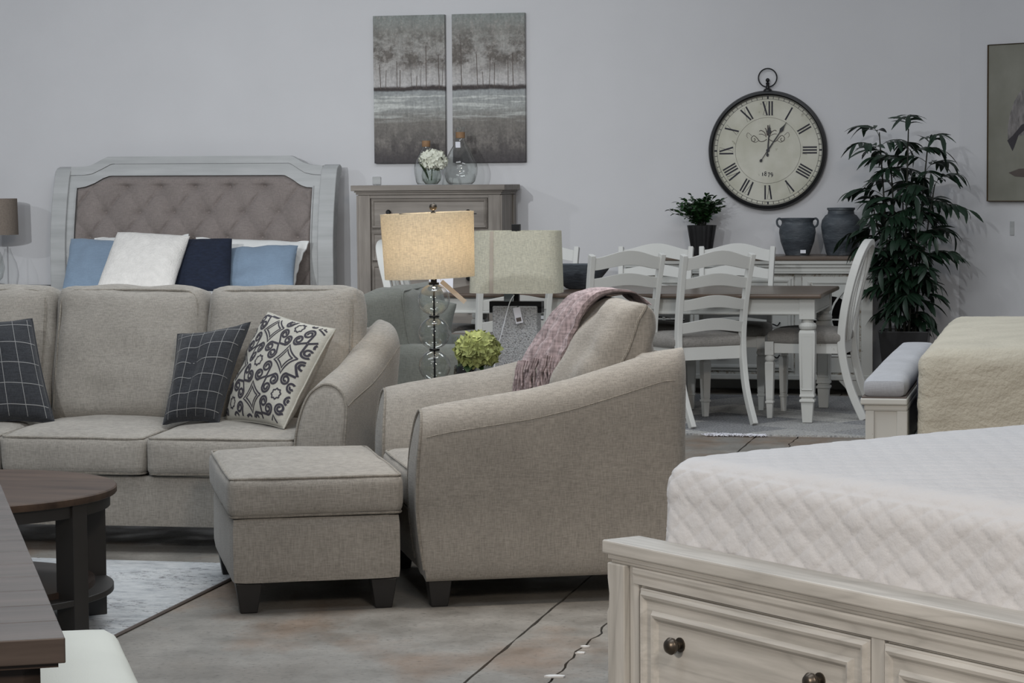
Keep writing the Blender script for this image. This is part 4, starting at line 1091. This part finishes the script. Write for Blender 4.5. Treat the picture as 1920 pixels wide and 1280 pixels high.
dup(lc, (.545, 14.20, .012), 204, 'white ladder-back dining chair just above the armchair back, middle of near row')
dup(lc, (-.075, 14.31, .012), 202, 'white ladder-back dining chair standing behind the cream-shaded lamp')
dup(lc, TF(.52, TD / 2 - .12), -13, 'far-side white ladder-back chair facing the camera below the clock')
dup(lc, TF(.0, TD / 2 - .12), -13, 'far-side white ladder-back chair facing the camera behind the dark bowl')
dup(lc, TF(-.74, TD / 2 - .12), -13, 'far-side white ladder-back chair mostly behind the cream lampshade')
def arch_chair(label):
    root = thing('dining_chair', label, 'chair', group='arched end chairs of the dining table')
    chair_base(root, .24)
    hoop = [(-.205, .345, 0), (-.210, .26, .20), (-.215, .215, .42), (-.215, .225, .60), (-.213, .262, .78), (-.190, .305, .93), (-.12, .335, 1.01), (0, .342, 1.035)]
    hoop = hoop + [(-x, y, z) for x, y, z in hoop[-2::-1]]
    pth = cat(hoop, 5); mb = MB()
    L = len(pth); vs = []
    for i in range(L):
        d = (pth[min(L - 1, i + 1)] - pth[max(0, i - 1)]).normalized(); a_ = d.cross(Vector((0, 1, 0))).normalized(); b_ = a_.cross(d).normalized()
        for q, e in ((-1, -1), (1, -1), (1, 1), (-1, 1)): vs.append(pth[i] + a_ * q * .018 + b_ * e * .023)
    mb.add(vs, [(i * 4 + k, i * 4 + (k + 1) % 4, i * 4 + 4 + (k + 1) % 4, i * 4 + 4 + k) for i in range(L - 1) for k in range(4)] + [(3, 2, 1, 0), (L * 4 - 4, L * 4 - 3, L * 4 - 2, L * 4 - 1)])
    mb.build('arched_back', 'white_chair', root, bevel=.004)
    for sx in (-1, 1):
        MB().bar(cat([(sx * .05, .215, .45), (sx * .13, .236, .62), (sx * .155, .275, .80), (sx * .09, .318, .95), (sx * .0, .334, 1.01)], 5), .018, .020, (0, 1, 0)).build('splat', 'white_chair', root, bevel=.003)
        MB().bar(cat([(sx * .03, .215, .45), (sx * .045, .250, .70), (sx * .02, .295, .88), (sx * .0, .325, .98)], 5), .016, .018, (0, 1, 0)).build('splat', 'white_chair', root, bevel=.003)
    return root
ec = arch_chair('white arched-back chair at the right end of the dining table')
ec.location = TF(TL / 2 - .11, -.04); ec.rotation_euler = (0, 0, R(-13 - 90 - 4))
dup(ec, TF(-TL / 2 - .07, .02), -13 + 90, 'white arched-back chair behind the lit lamp at the table left end')
# bowl and sign on the table
bw = thing('dough_bowl', 'dark slate oval bowl on the dining table', 'bowl', TF(-.36, .02)[:2] + (.761,), -13)
mb = MB(); prf = [(.001, .006), (.06, 0), (.075, .004), (.13, .05), (.185, .115), (.205, .150), (.196, .152), (.165, .112), (.11, .05), (.001, .03)]
mb.lathe(prf, 40, (0, 0), 1.0, .62); mb.build('body', 'pottery', bw, smooth=True)
sg = thing('sign_card', 'white price card standing on the dining table left of the cream lampshade', 'card', TF(-1.12, -.40)[:2] + (.761,), -13)
MB().box(-.075, .075, -.002, .002, 0, .10).xf(T(0, 0, 0, -8)).build('card', 'paper', sg)
mb = MB()
for k in range(14):
    if k in (4, 9): continue
    mb.box(-.062 + k * .009, -.056 + k * .009, -.0035, -.0025, .022, .022 + (.007 if k % 3 else .010))
mb.xf(T(0, 0, 0, -8)).build('small_print', 'dimink', sg)

# ------------------------------------------------------------------ corner palm
pm = thing('bamboo_palm', 'tall dark green bamboo palm in a black planter in the room corner', 'plant', (2.56, 15.72, 0), -13)
MB().sq(0, 0, [(.115, 0), (.16, .435), (.148, .435), (.140, .40)]).build('planter', 'potblack', pm, bevel=.004)
MB().box(-.14, .14, -.14, .14, .385, .40).build('soil', 'soil', pm)
rr = random.Random(21)
canes = []
stems = [(-.09, -.05, -.17, .02, 1.72), (-.04, .05, -.10, .05, 1.55), (.0, -.06, .02, -.02, 1.74), (.05, .04, .14, .03, 1.62), (.07, -.03, .19, -.03, 1.38), (.0, .03, -.02, .06, 1.30), (-.05, -.02, -.20, -.05, 1.22), (.03, -.08, .08, -.10, 1.10)]
for (x, y, tx, ty, h_) in stems:
    pth = cat([(x, y, .39), (x + (tx - x) * .25, y + (ty - y) * .25, .39 + (h_ - .39) * .4), (tx, ty, h_)], 8); canes.append(pth)
    MB().tube(pth, [.010 - .006 * i / (len(pth) - 1) for i in range(len(pth))], 6).build('cane', 'stem', pm, smooth=True)
LM = []
for L_ in (.10, .12, .14):
    for dr in (.25, .55): LM.append(leaf_mesh(L_, L_ * .14, .25, dr, 5))
leafme = []
for i, q in enumerate(LM):
    me = bpy.data.meshes.new('leaf'); me.from_pydata(q.v, [], q.f); me.materials.append(MT['leaf']); me.polygons.foreach_set('use_smooth', [True] * len(me.polygons)); leafme.append(me)
count = 0; extra = MB(); rach = MB(); leaves = []
for ci, pth in enumerate(canes):
    nf = 15 if ci < 6 else 12
    for k in range(nf):
        t_ = .16 + .84 * (k + rr.uniform(0, .5)) / nf if ci > 4 else .30 + .70 * (k + rr.uniform(0, .5)) / nf
        t_ = min(.999, t_)
        i = int(t_ * (len(pth) - 1)); base = pth[i].lerp(pth[min(i + 1, len(pth) - 1)], t_ * (len(pth) - 1) - i)
        az = k * 2.4 + ci * 1.1 + rr.uniform(-.4, .4); ln = rr.uniform(.19, .28) * (1 if base.z > .8 else .72); el = rr.uniform(.45, 1.0) if k < nf - 1 else 1.35
        d = Vector((math.cos(az), math.sin(az) * .8, 0))
        fp = [base + d * ln * s_ * math.cos(el * (1 - s_ * .5)) + Vector((0, 0, ln * (math.sin(el) * s_ - .55 * s_ * s_))) for s_ in [j / 7 for j in range(8)]]
        rach.tube(fp, .0018, 4)
        for j in range(2, 8):
            q = fp[j]; dd = (fp[j] - fp[j - 1]).normalized()
            for s_ in ((-1, 1) if j < 7 else (0,)):
                side = dd.cross(Vector((0, 0, 1))).normalized() * s_
                ld = (dd * .75 + side * .85 + Vector((0, 0, rr.uniform(-.45, .05)))).normalized()
                zax = (Vector((0, 0, 1)) - ld * ld.z).normalized(); yax = zax.cross(ld)
                mt = Matrix(((ld.x, yax.x, zax.x, q.x), (ld.y, yax.y, zax.y, q.y), (ld.z, yax.z, zax.z, q.z), (0, 0, 0, 1))) @ Matrix.Rotation(rr.uniform(-.5, .5), 4, 'X')
                leaves.append((mt, rr.randrange(6)))
rach.build('frond_stems', 'stem', pm, kind='stuff')
leaves.sort(key=lambda q: q[0][1][3])     # nearest the room first
for k, (mt, mi) in enumerate(leaves):
    if k < 300:
        o = bpy.data.objects.new('leaf', leafme[mi]); COL.objects.link(o); o.parent = pm; o.matrix_local = mt
    else:
        q = LM[mi]; extra.add([mt @ v_ for v_ in q.v], q.f)
ex = extra.build('inner_foliage', 'leaf', pm, kind='stuff', smooth=True)

# ------------------------------------------------------------------ crane picture on the right wall
cp = thing('framed_picture', 'gold-framed picture of a grey crane standing in water', 'picture', (2.987 + .68 * .242 - .73 * .002, 16.128 - .731 * .242 - .68 * .002, 1.262), -47)
MB().frame(0, .80, 0, 1.03, -.001, .012, .034).build('frame', 'gold', cp)
MB().box(.008, .792, -.024, -.002, .008, 1.022).build('canvas', 'canvas', cp)
def flat(name, pts, mat, y=-.0248):
    mb = MB(); mb.add([(x, y, z) for x, z in pts], [tuple(range(len(pts)))]); return mb.build(name, mat, cp)
MT['plume'] = plain('grey_plumage', (.20, .185, .18), .8, var=.45, vs=22, sc=(2, 2, .6)); MT['darkplume'] = plain('dark_plumage', (.045, .04, .045), .8)
flat('painted_body', [(.165, .395), (.160, .47), (.175, .56), (.21, .65), (.26, .72), (.33, .75), (.40, .70), (.43, .60), (.40, .50), (.33, .44), (.26, .43), (.21, .41)], 'plume')
flat('painted_tail', [(.158, .40), (.20, .33), (.215, .36), (.245, .43), (.30, .47), (.33, .52), (.27, .50), (.20, .43)], 'darkplume', -.0252)
flat('painted_leg', [(.300, .44), (.315, .44), (.318, .20), (.306, .20)], 'darkplume', -.0253); flat('painted_leg', [(.345, .45), (.36, .45), (.372, .20), (.36, .20)], 'darkplume', -.0253)
flat('painted_neck', [(.37, .70), (.42, .66), (.47, .78), (.46, .88), (.51, .90), (.59, .88), (.52, .93), (.45, .93), (.42, .86), (.42, .78)], 'plume', -.0253)
flat('painted_reflection', [(.17, .19), (.25, .215), (.36, .22), (.50, .20), (.44, .17), (.37, .16), (.36, .06), (.31, .05), (.30, .16), (.22, .165)], 'dimink', -.0251)
tg = MB().box(-.016, .016, -.004, 0, -.045, .045).build('price_tag', 'headboard'); tg.location = (2.987 + .682 * .425 - .731 * .002, 16.128 - .731 * .425 - .682 * .002, 1.09); tg.rotation_euler = (0, 0, R(-47))
tg['label'] = 'small grey tag on the right wall under the crane picture'; tg['category'] = 'tag'

# ------------------------------------------------------------------ sage armchair, small table behind the sofa
sg_ = thing('sage_armchair', 'sage grey slipcovered armchair standing behind the sofa, facing right', 'armchair', (-.34, 12.15, 0), 77)
mb, _ = rbox(.84, .84, .26, .04, 0, 0, (10, 10, 5), .003); mb.xf(T(0, 0, .24)); mb.build('base', 'sage', sg_, smooth=True)
for s_ in (-1, 1):
    mb, _ = rbox(.14, .80, .50, .05, 0, .01, (5, 12, 8), .004); mb.xf(T(s_ * .37, .02, .38)); mb.build('arm', 'sage', sg_, smooth=True)
mb, _ = rbox(.86, .16, .74, .06, 0, 0, (12, 5, 10), .006); mb.xf(T(0, .36, .44, -6)); mb.build('back', 'sage', sg_, smooth=True)
cushion('back_cushion', .80, .50, .26, 'sage', sg_, T(0, .20, .64, 90 - 10), .06, .03, .01, seed=31, wr=.016)
cushion('seat_cushion', .62, .62, .15, 'bluegrey', sg_, T(0, -.12, .44), .045, .02, .01, seed=32, pipe=False)
for sx in (-1, 1):
    for sy in (-1, 1): MB().box(sx * .34 - .025, sx * .34 + .025, sy * .34 - .025, sy * .34 + .025, 0, .115).build('leg', 'black', sg_)
pillow('throw_pillow', 'blue-grey pillow with pointed corner behind the glass globe lamp', 'pillow', [(-.50, 11.95, .53), (-.36, 11.85, .54), (-.275, 11.95, .82), (-.47, 12.1, .87)], .15, 'sage', seed=12)
et = thing('accent_table', 'brown wooden accent table behind the green hydrangea', 'table', (-.16, 13.18, 0), -13)
MB().box(-.26, .26, -.24, .24, .55, .58).build('top', 'brown_top', et, bevel=.004)
MB().box(-.24, .24, -.22, .22, .44, .55).build('drawer_box', 'brown_top', et, bevel=.003)
for sx in (-1, 1):
    for sy in (-1, 1): MB().sq(sx * .22, sy * .20, [(.014, 0), (.022, .44)]).build('leg', 'brown_top', et)
fly = thing('price_card', 'white and red price card lying on the brown accent table', 'card', (-.235, 13.02, .581), -13)
MB().box(-.07, .07, -.06, .06, 0, .002).build('card', 'paper', fly); MB().box(-.03, .03, -.03, .02, .002, .0024).build('red_print', 'redprint', fly)

# ------------------------------------------------------------------ end tables with the two lamps and the green hydrangea
en = thing('end_table', 'dark wooden end table between the sofa and armchair', 'table', (-.175, 9.50, 0), -8)
MB().box(-.235, .235, -.24, .28, .57, .60).build('top', 'walnut', en, bevel=.004); MB().box(-.22, .22, -.22, .26, .50, .57).build('apron', 'walnut', en); MB().box(-.20, .20, -.20, .25, .15, .17).build('shelf', 'walnut', en)
for sx in (-1, 1):
    for sy in (-1, 1): MB().box(sx * .195 - .025, sx * .195 + .025, sy * .215 - .005, sy * .215 + .045, 0, .57).build('leg', 'walnut', en, bevel=.002)
l1 = thing('table_lamp', 'lit table lamp with oatmeal drum shade on three clear glass globes', 'lamp', (-.304, 9.45, .601), 0)
MB().caps([(.075, 0), (.075, .014), (.03, .022), (.018, .038)], 32).build('base', 'black_metal', l1, smooth=True)
for k, zc in enumerate((.100, .229, .360)):
    gl_ = MB(); gl_.lathe([(max(.014, .0625 * math.sin(math.pi * (i + .0) / 20)), zc - .0625 * math.cos(math.pi * i / 20)) for i in range(21)], 40); gl_.build('glass_globe', 'glass', l1, smooth=True, angle=180)
for zc in (.164, .294, .4235): MB().caps([(.020, zc - .0035), (.021, zc), (.020, zc + .0035)], 24).build('ring', 'black_metal', l1, smooth=True)
mb = MB().tube([(0, 0, .03), (0, 0, .45)], .0042); mb.caps([(.012, .425), (.012, .46)], 16); mb.tube([(0, 0, .45), (0, 0, .69)], .004); mb.build('pole', 'black_metal', l1, smooth=True)
MB().lathe([(.176, .446), (.183, .700), (.1805, .700), (.1735, .446)], 64).xf(T(0, 0, 0, 0, -2)).build('lamp_shade', 'shade_lit', l1, smooth=True)
mb = MB()
for A_ in (0, 120, 240): mb.tube([(0, 0, .690), (.179 * math.cos(R(A_ + 20)), .179 * math.sin(R(A_ + 20)), .694)], .002, 5)
mb.build('spider', 'black_metal', l1)
mb = MB().caps([(.006, .690), (.010, .700), (.005, .706)], 16); mb.sphere((0, 0, .722), .0155, 10); mb.build('finial', 'brass', l1, smooth=True)
bl = MB(); bl.sphere((0, 0, .575), .028, 8, 1.2); 
mbulb = bpy.data.materials.new('warm_bulb'); mbulb.use_nodes = True
_b = mbulb.node_tree.nodes['Principled BSDF']; _b.inputs['Emission Color'].default_value = (1, .80, .56, 1); _b.inputs['Emission Strength'].default_value = 25
bl.build('bulb', mbulb, l1, smooth=True)
pl_ = bpy.data.lights.new('bulb_light', 'POINT'); pl_.energy = 7.0; pl_.color = (1, .80, .56); pl_.shadow_soft_size = .03
po = bpy.data.objects.new('bulb_light', pl_); COL.objects.link(po); po.location = (-.304, 9.45, 1.19)
tgm = MB().box(-.009, .009, -.0008, .0008, -.125, 0).xf(T(.030, -.02, .432, 8, -48)); tgm.build('price_tag', 'kraft', l1)
MB().tube(cat([(.0, -.012, .438), (.02, -.02, .446), (.030, -.02, .434)], 4), .001, 4).build('tag_string', 'kraft', l1)
gv = thing('hydrangea_vase', 'lime green hydrangea head in a smoked glass bowl vase', 'vase', (-.182, 9.36, .601), 0)
MB().lathe([(.001, .004), (.030, .004), (.042, .03), (.047, .070), (.044, .100), (.040, .108)], 32).build('glass_vase', 'glass_dark', gv, smooth=True, angle=180)
MB().sphere((.046, 0, .165), .058, 8, .8).build('flower_core', 'leaf3', gv, smooth=True)
hydrangea(260, .078, .82, 'petal_g', 5, gv, (.048, 0, .165), .022)
for rzz in (200, 320, 260): leaf_mesh(.07, .026, .3, .4).xf(T(.02, 0, .125, 0, 10, rzz)).build('leaf', 'leaf3', gv, smooth=True)
MB().tube([(0, 0, .01), (.03, 0, .13)], .004).build('stem', 'leaf3', gv)
en2 = thing('end_table', 'small black end table under the cream-shaded glass lamp', 'table', (.03, 10.62, 0), -13)
MB().box(-.24, .24, -.24, .24, .52, .545).build('top', 'walnut', en2, bevel=.004); MB().box(-.22, .22, -.22, .22, .46, .52).build('apron', 'walnut', en2)
for sx in (-1, 1):
    for sy in (-1, 1): MB().box(sx * .2 - .02, sx * .2 + .02, sy * .2 - .02, sy * .2 + .02, 0, .52).build('leg', 'walnut', en2)
l2 = thing('table_lamp', 'lamp with cream tapered shade on a black-framed textured glass block', 'lamp', (.022, 10.6, .546), -13)
MB().box(-.10, .10, -.045, .045, .02, .330).build('glass_block', 'ice', l2, bevel=.006)
mb = MB().box(-.117, .117, -.03, .03, .318, .350); mb.box(-.117, -.100, -.03, .03, .300, .330); mb.box(.100, .117, -.03, .03, .300, .330); mb.box(.012, .022, -.052, -.046, .270, .330); mb.box(-.012, .012, -.012, .012, .345, .40)
mb.build('bracket', 'black_metal', l2, bevel=.002)
MB().box(-.11, .11, -.05, .05, 0, .02).build('base', 'black_metal', l2, bevel=.002)
def oval(r1, r2, z, n=72):
    out = []
    for k in range(n):
        A = 2 * math.pi * k / n; c_, s_ = math.cos(A), math.sin(A); e = .62
        out.append((r1 * (abs(c_) ** e) * (1 if c_ > 0 else -1), r2 * (abs(s_) ** e) * (1 if s_ > 0 else -1), z))
    return out
mb = MB(); n = 72
A1, A2, A3, A4 = oval(.204, .125, .388), oval(.196, .118, .658), oval(.194, .116, .658), oval(.202, .123, .388)
mb.add(A1 + A2 + A3 + A4, [(i * n + k, i * n + (k + 1) % n, (i + 1) * n + (k + 1) % n, (i + 1) * n + k) for i in range(3) for k in range(n)])
mb.build('lamp_shade', 'shade_cream', l2, smooth=True, angle=50)
MB().add([(-.094, -.1255, .388), (-.076, -.1255, .388), (-.074, -.1185, .658), (-.090, -.1185, .658)], [(0, 1, 2, 3)]).build('shade_seam', 'seam_tan', l2)
mb = MB().tube([(0, 0, .39), (0, 0, .66)], .004); mb.tube([(-.19, 0, .652), (.19, 0, .652)], .002, 5); mb.build('harp', 'black_metal', l2)
MB().box(-.017, .017, -.017, .017, .657, .687).build('finial', 'black_metal', l2, bevel=.001)
MB().tube(cat([(-.004, -.03, .378), (-.02, -.06, .34), (-.05, -.075, .22), (-.08, -.08, .10), (-.085, -.09, .01)], 6), .0022, 6).build('power_cord', 'cordlight', l2, smooth=True)
MB().box(-.016, .016, -.0008, .0008, -.07, 0).xf(T(.012, -.062, .325, 0, -12)).build('price_tag', 'paper', l2)
MB().box(-.011, .011, -.0018, -.0009, -.062, -.045).xf(T(.012, -.062, .325, 0, -12)).build('barcode', 'dimink', l2)
MB().box(-.050, -.008, -.034, -.032, .350, .385).build('socket_tag', 'bluegrey', l2)

# ------------------------------------------------------------------ pale rug and round coffee table
rg2 = MB().slab(lambda u, v: (-3.2 + 3.2 * u, 2.1 * v, .008), 12, 10, (0, 0, -.008)).build('area_rug', 'rug', None); rg2.location = (-1.395, 6.87, 0); rg2.rotation_euler = (0, 0, R(-12.4))
rg2['label'] = 'pale distressed grey-white rug under the round coffee table'; rg2['category'] = 'rug'
MB().tube([(0, 0, .005), (0, 2.1, .005)], .006, 6).build('bound_edge', 'dimink', rg2)
ct = thing('coffee_table', 'round dark walnut two-tier coffee table at the left', 'coffee table', (-1.77, 7.665, .0085), -13)
CR = .50
MB().caps([(CR - .004, .425), (CR, .430), (CR, .446), (CR - .004, .45)], 72).build('tabletop', 'walnut_round' if 'walnut_round' in MT else 'walnut_top', ct, smooth=True)
MB().caps([(CR - .022, .385), (CR - .022, .425)], 72).build('apron', 'espresso', ct, smooth=True)
MB().caps([(CR - .015, .110), (CR - .015, .130)], 72).build('lower_ring', 'espresso', ct, smooth=True, bevel=.002)
MB().caps([(CR - .075, .130), (CR - .075, .150)], 72).build('lower_shelf', 'walnut', ct, smooth=True)
for A_ in (-15, 45, 165, 225):
    mb = MB(); mb.box(CR - .085, CR - .015, -.035, .035, 0, .425); mb.xf(Matrix.Rotation(R(A_), 4, 'Z')); mb.build('leg', 'espresso', ct, bevel=.002)

# ------------------------------------------------------------------ near dark table with plank top and cream bench
dk = thing('counter_table', 'dark walnut plank-top table corner at the lower left', 'table', (-.656, 3.497, 0), 14.7)
PW = .145
for k in range(15):
    y0 = k * PW
    MB().box(-1.2, 0, y0 + .0012, y0 + PW - .0012, .722, .760).build('plank', 'walnut_top', dk, bevel=.002)
MB().box(-1.19, -.01, .01, 15 * PW - .01, .715, .724).build('underframe', 'walnut', dk)
MB().box(-1.17, -.035, .03, .055, .62, .716).build('apron', 'walnut', dk); MB().box(-.06, -.035, .03, 15 * PW - .03, .62, .716).build('apron', 'walnut', dk)
for sx in (-1.12, -.075):
    for sy in (.07, 15 * PW - .07): MB().box(sx - .045, sx + .045, sy - .045, sy + .045, 0, .62).build('leg', 'walnut', dk, bevel=.003)
bn = thing('bench', 'pale cream upholstered bench at the bottom left beside the dark table', 'bench', (-.925, 4.62, 0), 14)
mb, _ = rbox(.42, 1.28, .11, .045, .012, .0, (12, 22, 5), .001); mb.xf(T(0, 0, .395)); mb.build('seat', 'cream', bn, smooth=True)
mb = MB().box(-.17, .17, -.60, .60, .27, .345); mb.build('frame', 'walnut', bn, bevel=.003)
for sx in (-1, 1):
    for sy in (-1, 1): MB().sq(sx * .15, sy * .56, [(.018, 0), (.028, .28)]).build('leg', 'walnut', bn)

# ------------------------------------------------------------------ foreground bed with storage footboard
fb = thing('storage_bed', 'whitewashed oak storage bed with panelled footboard drawers, lower right', 'bed', (.197, 5.365, 0), -56.4)
FL = 1.78
mb = MB().box(0, FL, 0, .105, .590, .620); mb.build('cap', 'foot', fb, bevel=.004)
mb = MB()
for e, z0, z1 in ((.010, .578, .590), (.016, .570, .578)): mb.box(e, FL - e, e - .002, .098, z0, z1)
mb.build('cap_moulding', 'foot', fb, bevel=.003)
MB().box(.10, FL - .10, .030, .095, .10, .570).build('carcase', 'foot', fb)
MB().box(.095, FL - .095, .016, .034, .532, .570).build('frieze', 'foot', fb, bevel=.001)
MB().box(.095, FL - .095, .012, .034, .552, .570).build('frieze_moulding', 'foot', fb, bevel=.005)
def post(x0, x1, flip):
    mb = MB(); prof = [(0.0, .570), (0.0, .535), (.006, .500), (.004, .47), (-.004, .455), (0, .40), (0, .17), (-.004, .13), (.008, .105), (.0, .08), (0, 0)]
    o_ = [(x0 + (d if not flip else 0), z) for d, z in prof]; i_ = [(x1 - (0 if not flip else d), z) for d, z in prof[::-1]]
    mb.prism(o_ + i_, .006, .09)
    return mb.build('post', 'foot_v', fb, bevel=.003)
post(.012, .075, False); post(FL - .075, FL - .012, True)
for xx in (.078, FL - .11):
    MB().box(xx, xx + .032, .020, .08, .0, .570).build('stile', 'foot_v', fb, bevel=.002)
MB().box(.870, .908, .018, .05, .08, .532).build('stile', 'foot_v', fb, bevel=.002)
MB().box(.10, FL - .10, .018, .05, .06, .12).build('bottom_rail', 'foot', fb, bevel=.002)
for x0, x1 in ((.122, .868), (.910, FL - .124)):
    dr = MB().box(x0, x1, .016, .034, .135, .526).build('drawer', 'foot', fb, bevel=.002)
    MB().frame(x0 + .004, x1 - .004, .139, .522, .017, .022, .010).build('outer_moulding', 'foot', dr)
    MB().frame(x0 + .045, x1 - .045, .185, .482, .016, .022, .011).build('panel_moulding', 'foot', dr)
    for kx in (x0 + .145, x1 - .145):
        MB().caps([(.009, 0), (.009, .012), (.017, .020), (.019, .028), (.014, .036), (.006, .039)], 20).xf(T(kx, .016, .422, 90)).build('knob', 'brass', dr, smooth=True)
    MB().caps([(.016, 0), (.016, .003)], 20).xf(T(x0 + .145, .016, .422, 90)).build('knob_plate', 'brass', dr); MB().caps([(.016, 0), (.016, .003)], 20).xf(T(x1 - .145, .016, .422, 90)).build('knob_plate', 'brass', dr)
for s_ in (0, 1):
    MB().box(.10 + s_ * (FL - .24), .14 + s_ * (FL - .24), .10, 2.1, .18, .42).build('side_rail', 'foot', fb, bevel=.003)
MB().box(.14, FL - .14, .11, 2.10, .30, .42).build('mattress_support', 'foot', fb)
for sx in (.16, FL - .16): MB().box(sx - .03, sx + .03, 2.0, 2.06, 0, .30).build('leg', 'foot_v', fb)
def quilt(name, label, mat, loc, rz, x0, x1, y0, y1, z0, z1, r_, cell, amp, wrk, n, taper=0.0, crown=.02):
    W_, D_, H_ = x1 - x0, y1 - y0, z1 - z0
    cx, cy, cz = (x0 + x1) / 2, (y0 + y1) / 2, (z0 + z1) / 2
    def disp(pt, nn):
        a_, b_ = (pt.x, pt.z + pt.y) if abs(nn.x) < .6 or abs(nn.z) > .3 else (pt.y, pt.z)
        if nn.length < .1: nn = Vector((0, 0, 1)) if abs(abs(pt.z) - H_ / 2) < .06 else (Vector((0, -1 if pt.y < 0 else 1, 0)) if abs(abs(pt.y) - D_ / 2) < .02 else Vector((-1 if pt.x < 0 else 1, 0, 0)))
        s1 = abs(math.sin((a_ * .72 + b_) / cell * math.pi)); s2 = abs(math.sin((a_ * .72 - b_) / cell * math.pi))
        k = 1 - math.exp(-min(s1, s2) / .22)
        top = .55 if nn.z > .7 else 1
        f_ = nn * (amp * k * top + wrk * top * nz3((pt.x * 2, pt.y * 2, pt.z * 5), 6))
        lo = max(0, (H_ / 2 - pt.z) / H_)
        f_.x += taper * lo * (1 if pt.x > 0 else -1) + .004 * math.sin(pt.y * 23) * lo; f_.y += .004 * math.sin(pt.x * 19) * lo - taper * .5 * lo * (1 if pt.y < 0 else -1)
        return f_
    mb, _ = rbox(W_, D_, H_, r_, crown, 0, n, 0, disp)
    mb.xf(Matrix.Translation((cx, cy, cz))); o = mb.build(name, mat, None, smooth=True, angle=180)
    o.location = loc; o.rotation_euler = (0, 0, R(rz)); o['label'] = label; o['category'] = 'quilt'
    return o
quilt('white_quilt', 'white diamond-quilted coverlet on the near bed', 'white_quilt', (.197, 5.365, 0), -56.4, .065, 1.715, .112, 2.15, .425, .80, .06, .062, .0048, .0035, (250, 210, 60), taper=.012, crown=.045)

# ------------------------------------------------------------------ cream bed at the right with bench-like footboard
b3 = thing('bench_end_bed', 'antique white bed with padded bench-style footboard at the right', 'bed', (1.307, 9.052, 0), -13)
bx1 = .175
MB().box(0, bx1, 0, 2.14, .572, .598).build('cap', 'white_wood', b3, bevel=.006)
MB().box(.012, bx1 - .0, .010, 2.13, .548, .574).build('cap_moulding', 'white_wood', b3, bevel=.008)
MB().box(.024, bx1 - .005, .020, 2.12, .10, .550).build('panel', 'white_wood', b3, bevel=.002)
for y_ in (.012, 2.06): MB().box(.018, .052, y_, y_ + .065, 0, .55).build('post', 'white_wood', b3, bevel=.004)
for y_ in (.012, 2.06): MB().box(bx1 - .04, bx1, y_, y_ + .065, 0, .55).build('post', 'white_wood', b3, bevel=.004)
cu, _ = rbox(bx1 - .01, 2.10, .075, .03, .016, 0, (8, 30, 4), .001); cu.xf(T(bx1 / 2, 1.07, .632)); cu.build('pad', MT['pad'] if 'pad' in MT else 'bluegrey', b3, smooth=True)
MB().box(.005, bx1 - .004, .004, 2.135, .596, .602).build('nail_trim', 'dimink', b3)
MB().box(bx1, 2.35, .05, 2.09, .15, .42).build('side_rails', 'white_wood', b3, bevel=.004)
mb, _ = rbox(2.1, 2.02, .29, .06, 0, 0, (10, 10, 5), .002); mb.xf(T(bx1 + .02 + 1.05, 1.07, .565)); mb.build('mattress', 'navy_plain', b3, smooth=True)
MB().box(2.30, 2.37, 0, 2.14, 0, 1.2).build('headboard', 'white_wood', b3, bevel=.01)
quilt('cream_quilt', 'cream crinkled quilt hanging over the bed at the right', 'cream_quilt', (1.307, 9.052, 0), -13, .215, 2.29, -.03, 2.16, .25, .785, .075, .07, .002, .005, (90, 90, 34), taper=.01, crown=.04)

# ------------------------------------------------------------------ plaster crumbs by the floor crack
CHIP = ('largest white plaster crumb on the floor crack, nearest the camera', 'small white plaster crumb, middle of three on the floor crack', 'small white plaster crumb, farthest of three on the floor crack')
for k, (x, y, s_) in enumerate(((.115, 6.86, .020), (.20, 7.20, .012), (.215, 7.30, .010))):
    rr = random.Random(k); n = 9; pts = [(s_ * rr.uniform(.7, 1.3) * math.cos(i * 6.283 / n) * 1.3, s_ * rr.uniform(.6, 1.2) * math.sin(i * 6.283 / n) * .9) for i in range(n)]
    o = MB().prism(pts, 0, .005, 'xy').build('plaster_chip', 'plaster'); o.location = (x, y, .0003)
    o['label'] = CHIP[k]; o['category'] = 'debris'; o['group'] = 'plaster crumbs on the floor crack'
